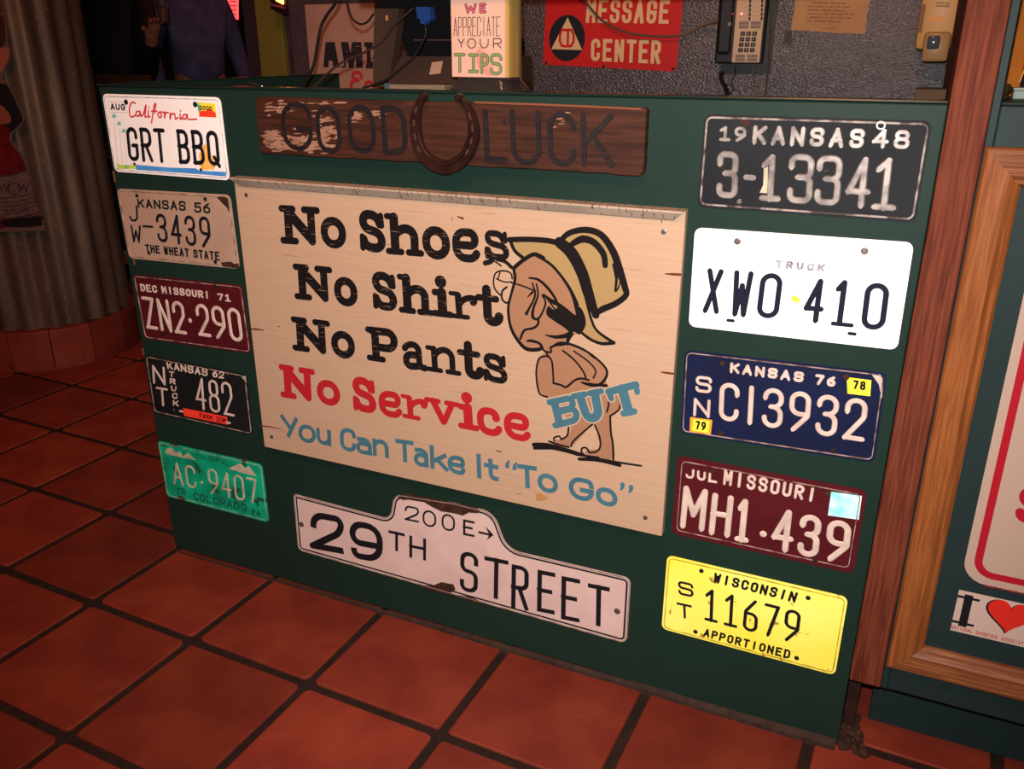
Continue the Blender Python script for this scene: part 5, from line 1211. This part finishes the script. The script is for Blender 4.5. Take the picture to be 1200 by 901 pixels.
def figure(name, loc, rz, label, shirt_c, pants_c, arm_pose, sit=False, skin_c=(.34,.14,.085), hair_c=(.02,.012,.01)):
    root = empty(name, loc, (0, 0, rz)); tag(root, label, 'person')
    def skin(nm, verts, edges, radii, m, root_i=0, sub=2):
        me = bpy.data.meshes.new(nm); bm = bmesh.new(); sl = bm.verts.layers.skin.verify(); vs = []
        for i, (c, r) in enumerate(zip(verts, radii)):
            v = bm.verts.new(c); v[sl].radius = (r, r) if not isinstance(r, tuple) else r; v[sl].use_root = (i == root_i); vs.append(v)
        for a, b in edges: bm.edges.new((vs[a], vs[b]))
        bm.to_mesh(me); bm.free(); me.materials.append(m)
        o = bpy.data.objects.new(nm, me); COL.objects.link(o); o.parent = root
        md = o.modifiers.new('s', 'SKIN'); md.use_smooth_shade = True; sb = o.modifiers.new('d', 'SUBSURF'); sb.levels = sub; sb.render_levels = sub
        return o
    ms = mat(nm_(name, 'skin', label), skin_c, rough=.5); msh = mat(nm_(name, 'shirt', label), shirt_c, tuple(x*.6 for x in shirt_c), 12, rough=.8, bump=.6, bscale=30); mp = mat(nm_(name, 'pants', label), pants_c, rough=.8)
    V = []; E = []; Rr = []
    def add(p, r, par=None):
        V.append(p); Rr.append(r); i = len(V)-1
        if par is not None: E.append((par, i))
        return i
    pel = add((0,0,.95), (.15,.11)); wa = add((0,0,1.10), (.13,.10), pel); ch = add((0,-.01,1.32), (.16,.12), wa); nk0 = add((0,0,1.46), (.07,.07), ch); nk = add((0,-.01,1.53), .052, nk0)
    hd1 = add((0,-.02,1.61), (.074,.085), nk); hd2 = add((0,-.015,1.70), (.078,.092), hd1); add((0,-.01,1.755), (.05,.06), hd2)
    legs = []
    for s in (-1, 1):
        h = add((s*.095,0,.90), .095, pel); k = add((s*.11,-.02,.50), .058, h); a = add((s*.115,.02,.10), .040, k); t = add((s*.12,-.10,.035), (.042,.03), a); legs.append((h,k,a,t))
    arms = []
    for s in (-1, 1):
        el, wr = arm_pose[s]
        sh = add((s*.175,0,1.415), .062, ch); e = add(el, .043, sh); w_ = add(wr, .028, e)
        d = (Vector(wr) - Vector(el)).normalized(); side = d.cross(Vector((0, 0, 1))); side = side.normalized() if side.length > .1 else Vector((1, 0, 0)); nrm = d.cross(side)
        pm = add(tuple(Vector(wr) + d*.05), (.034,.017), w_); pe = Vector(wr) + d*.085
        for k, ln in enumerate((.030,.036,.034,.026)):
            b0 = pe + side*(.024 - .016*k); f1 = add(tuple(b0), .0095, pm); f2 = add(tuple(b0 + d*ln + nrm*.008), .0085, f1); add(tuple(b0 + d*ln*1.5 + nrm*.026), .0075, f2)
        t1_ = add(tuple(Vector(wr) + d*.03 + side*.038), .011, w_); add(tuple(Vector(wr) + d*.062 + side*.052 + nrm*.01), .009, t1_)
        arms.append((sh, e, w_))
    body = skin('body', V, E, Rr, ms)
    # clothing follows the same skeleton
    cv = [V[pel], V[wa], V[ch], (0,0,1.465)]; cr = [(.185,.15),(.16,.13),(.178,.138),(.085,.085)]; ce = [(0,1),(1,2),(2,3)]
    for (sh, e, w_) in arms:
        n = len(cv); cv += [V[sh], V[e], tuple(Vector(V[e]).lerp(Vector(V[w_]), .88))]; cr += [.076, .056, .042]; ce += [(2,n),(n,n+1),(n+1,n+2)]
    skin('shirt', cv, ce, cr, msh)
    cv = [(0,0,.96)]; cr = [(.185,.145)]; ce = []
    for (h, k, a, t) in legs:
        n = len(cv); cv += [V[h], V[k], (V[a][0], V[a][1], .12)]; cr += [.118, .078, .062]; ce += [(0,n),(n,n+1),(n+1,n+2)]
    skin('trousers', cv, ce, cr, mp)
    for (h, k, a, t) in legs:
        mb = MB(); x = V[t][0]; mb.bbox((x-.045,-.17,0),(x+.045,.07,.08),.03); mb.build('shoe', mat('shoe_black', (.01,.01,.01), rough=.4), root, True)
    bm = bmesh.new(); bmesh.ops.create_uvsphere(bm, u_segments=16, v_segments=10, radius=1)
    mb = MB(); bm.verts.index_update(); mb.add([(v.co.x*.088, .008+v.co.y*.103, 1.70+max(v.co.z,-.5)*.092) for v in bm.verts if True], [[v.index for v in f.verts] for f in bm.faces]); bm.free()
    o = mb.build('hair', mat('dark_hair', hair_c, rough=.7), root, True); o.location = (0,.012,.012)
    mb = MB(); mb.add([(-.012,-.105,1.64),(.012,-.105,1.64),(0,-.13,1.645),(0,-.102,1.685)], [(0,1,2),(0,2,3),(1,3,2),(0,3,1)]); mb.build('nose', ms, root)
    for s in (-1,1):
        mb = MB(); mb.lathe([(.001,-.009),(.009,-.004),(.010,0),(.009,.004),(.001,.009)], 10); o = mb.build('eye', mat('eye_white', (.6,.55,.5), rough=.2), root, True); o.location = (s*.030,-.093,1.685)
        mb = MB(); mb.bbox((-.006,-.014,-.026),(.006,.014,.026),.005); o = mb.build('ear', ms, root, True); o.location = (s*.086,0,1.665)
    mb = MB(); mb.bbox((-.022,-.004,-.004),(.022,.004,.004),.003); o = mb.build('mouth', mat('lips', (.25,.06,.05), rough=.4), root, True); o.location = (0,-.100,1.605)
    return root
def nm_(a, b, c): return c.split(' ')[2] + '_' + b
dx = py(222, 50, 2.9)[0]
fig1 = figure('person', (dx, 2.95, 0), 1.0, 'person in a blue denim jacket standing behind the stand, back half turned', (.085,.10,.24), (.02,.025,.05),
       {-1: ((-.26,.02,1.15), (-.25,-.10,.93)), 1: ((.26,.04,1.13), (.26,-.10,.92))})
f2l = (float(py(133, 50, 2.1)[0]), 2.10, 0)
def loc2(W): d = Matrix.Rotation(-.5, 3, 'Z') @ (Vector(W) - Vector(f2l)); return tuple(d)
fig2 = figure('person', f2l, .5, 'person in black clothing in the dark beside the corrugated column', (.006,.006,.007), (.006,.006,.008),
       {-1: ((-.26,.0,1.13), (-.10,-.24,1.10)), 1: (loc2(py(172, 88, 2.0)), loc2(py(179, 40, 1.86)))})
# drinking glass held near the denim jacket
gl_ = empty('drinking_glass', py(191, 10, 1.80)); tag(gl_, 'small drinking glass catching red light, held by a patron', 'glass')
mb = MB(); mb.lathe([(.018,-.06),(.022,-.055),(.026,.03),(.0245,.03),(.020,-.05),(.001,-.051)], 20); mb.build('glass_wall', mat('bar_glass', (.9,.75,.7), rough=.05, trans=.95, ior=1.45), gl_, True)
mb = MB(); mb.lathe([(.0175,-.05),(.0225,.0),(.001,.001)], 16); mb.build('drink', mat('amber_drink', (.5,.10,.03), rough=.2, trans=.3), gl_, True)
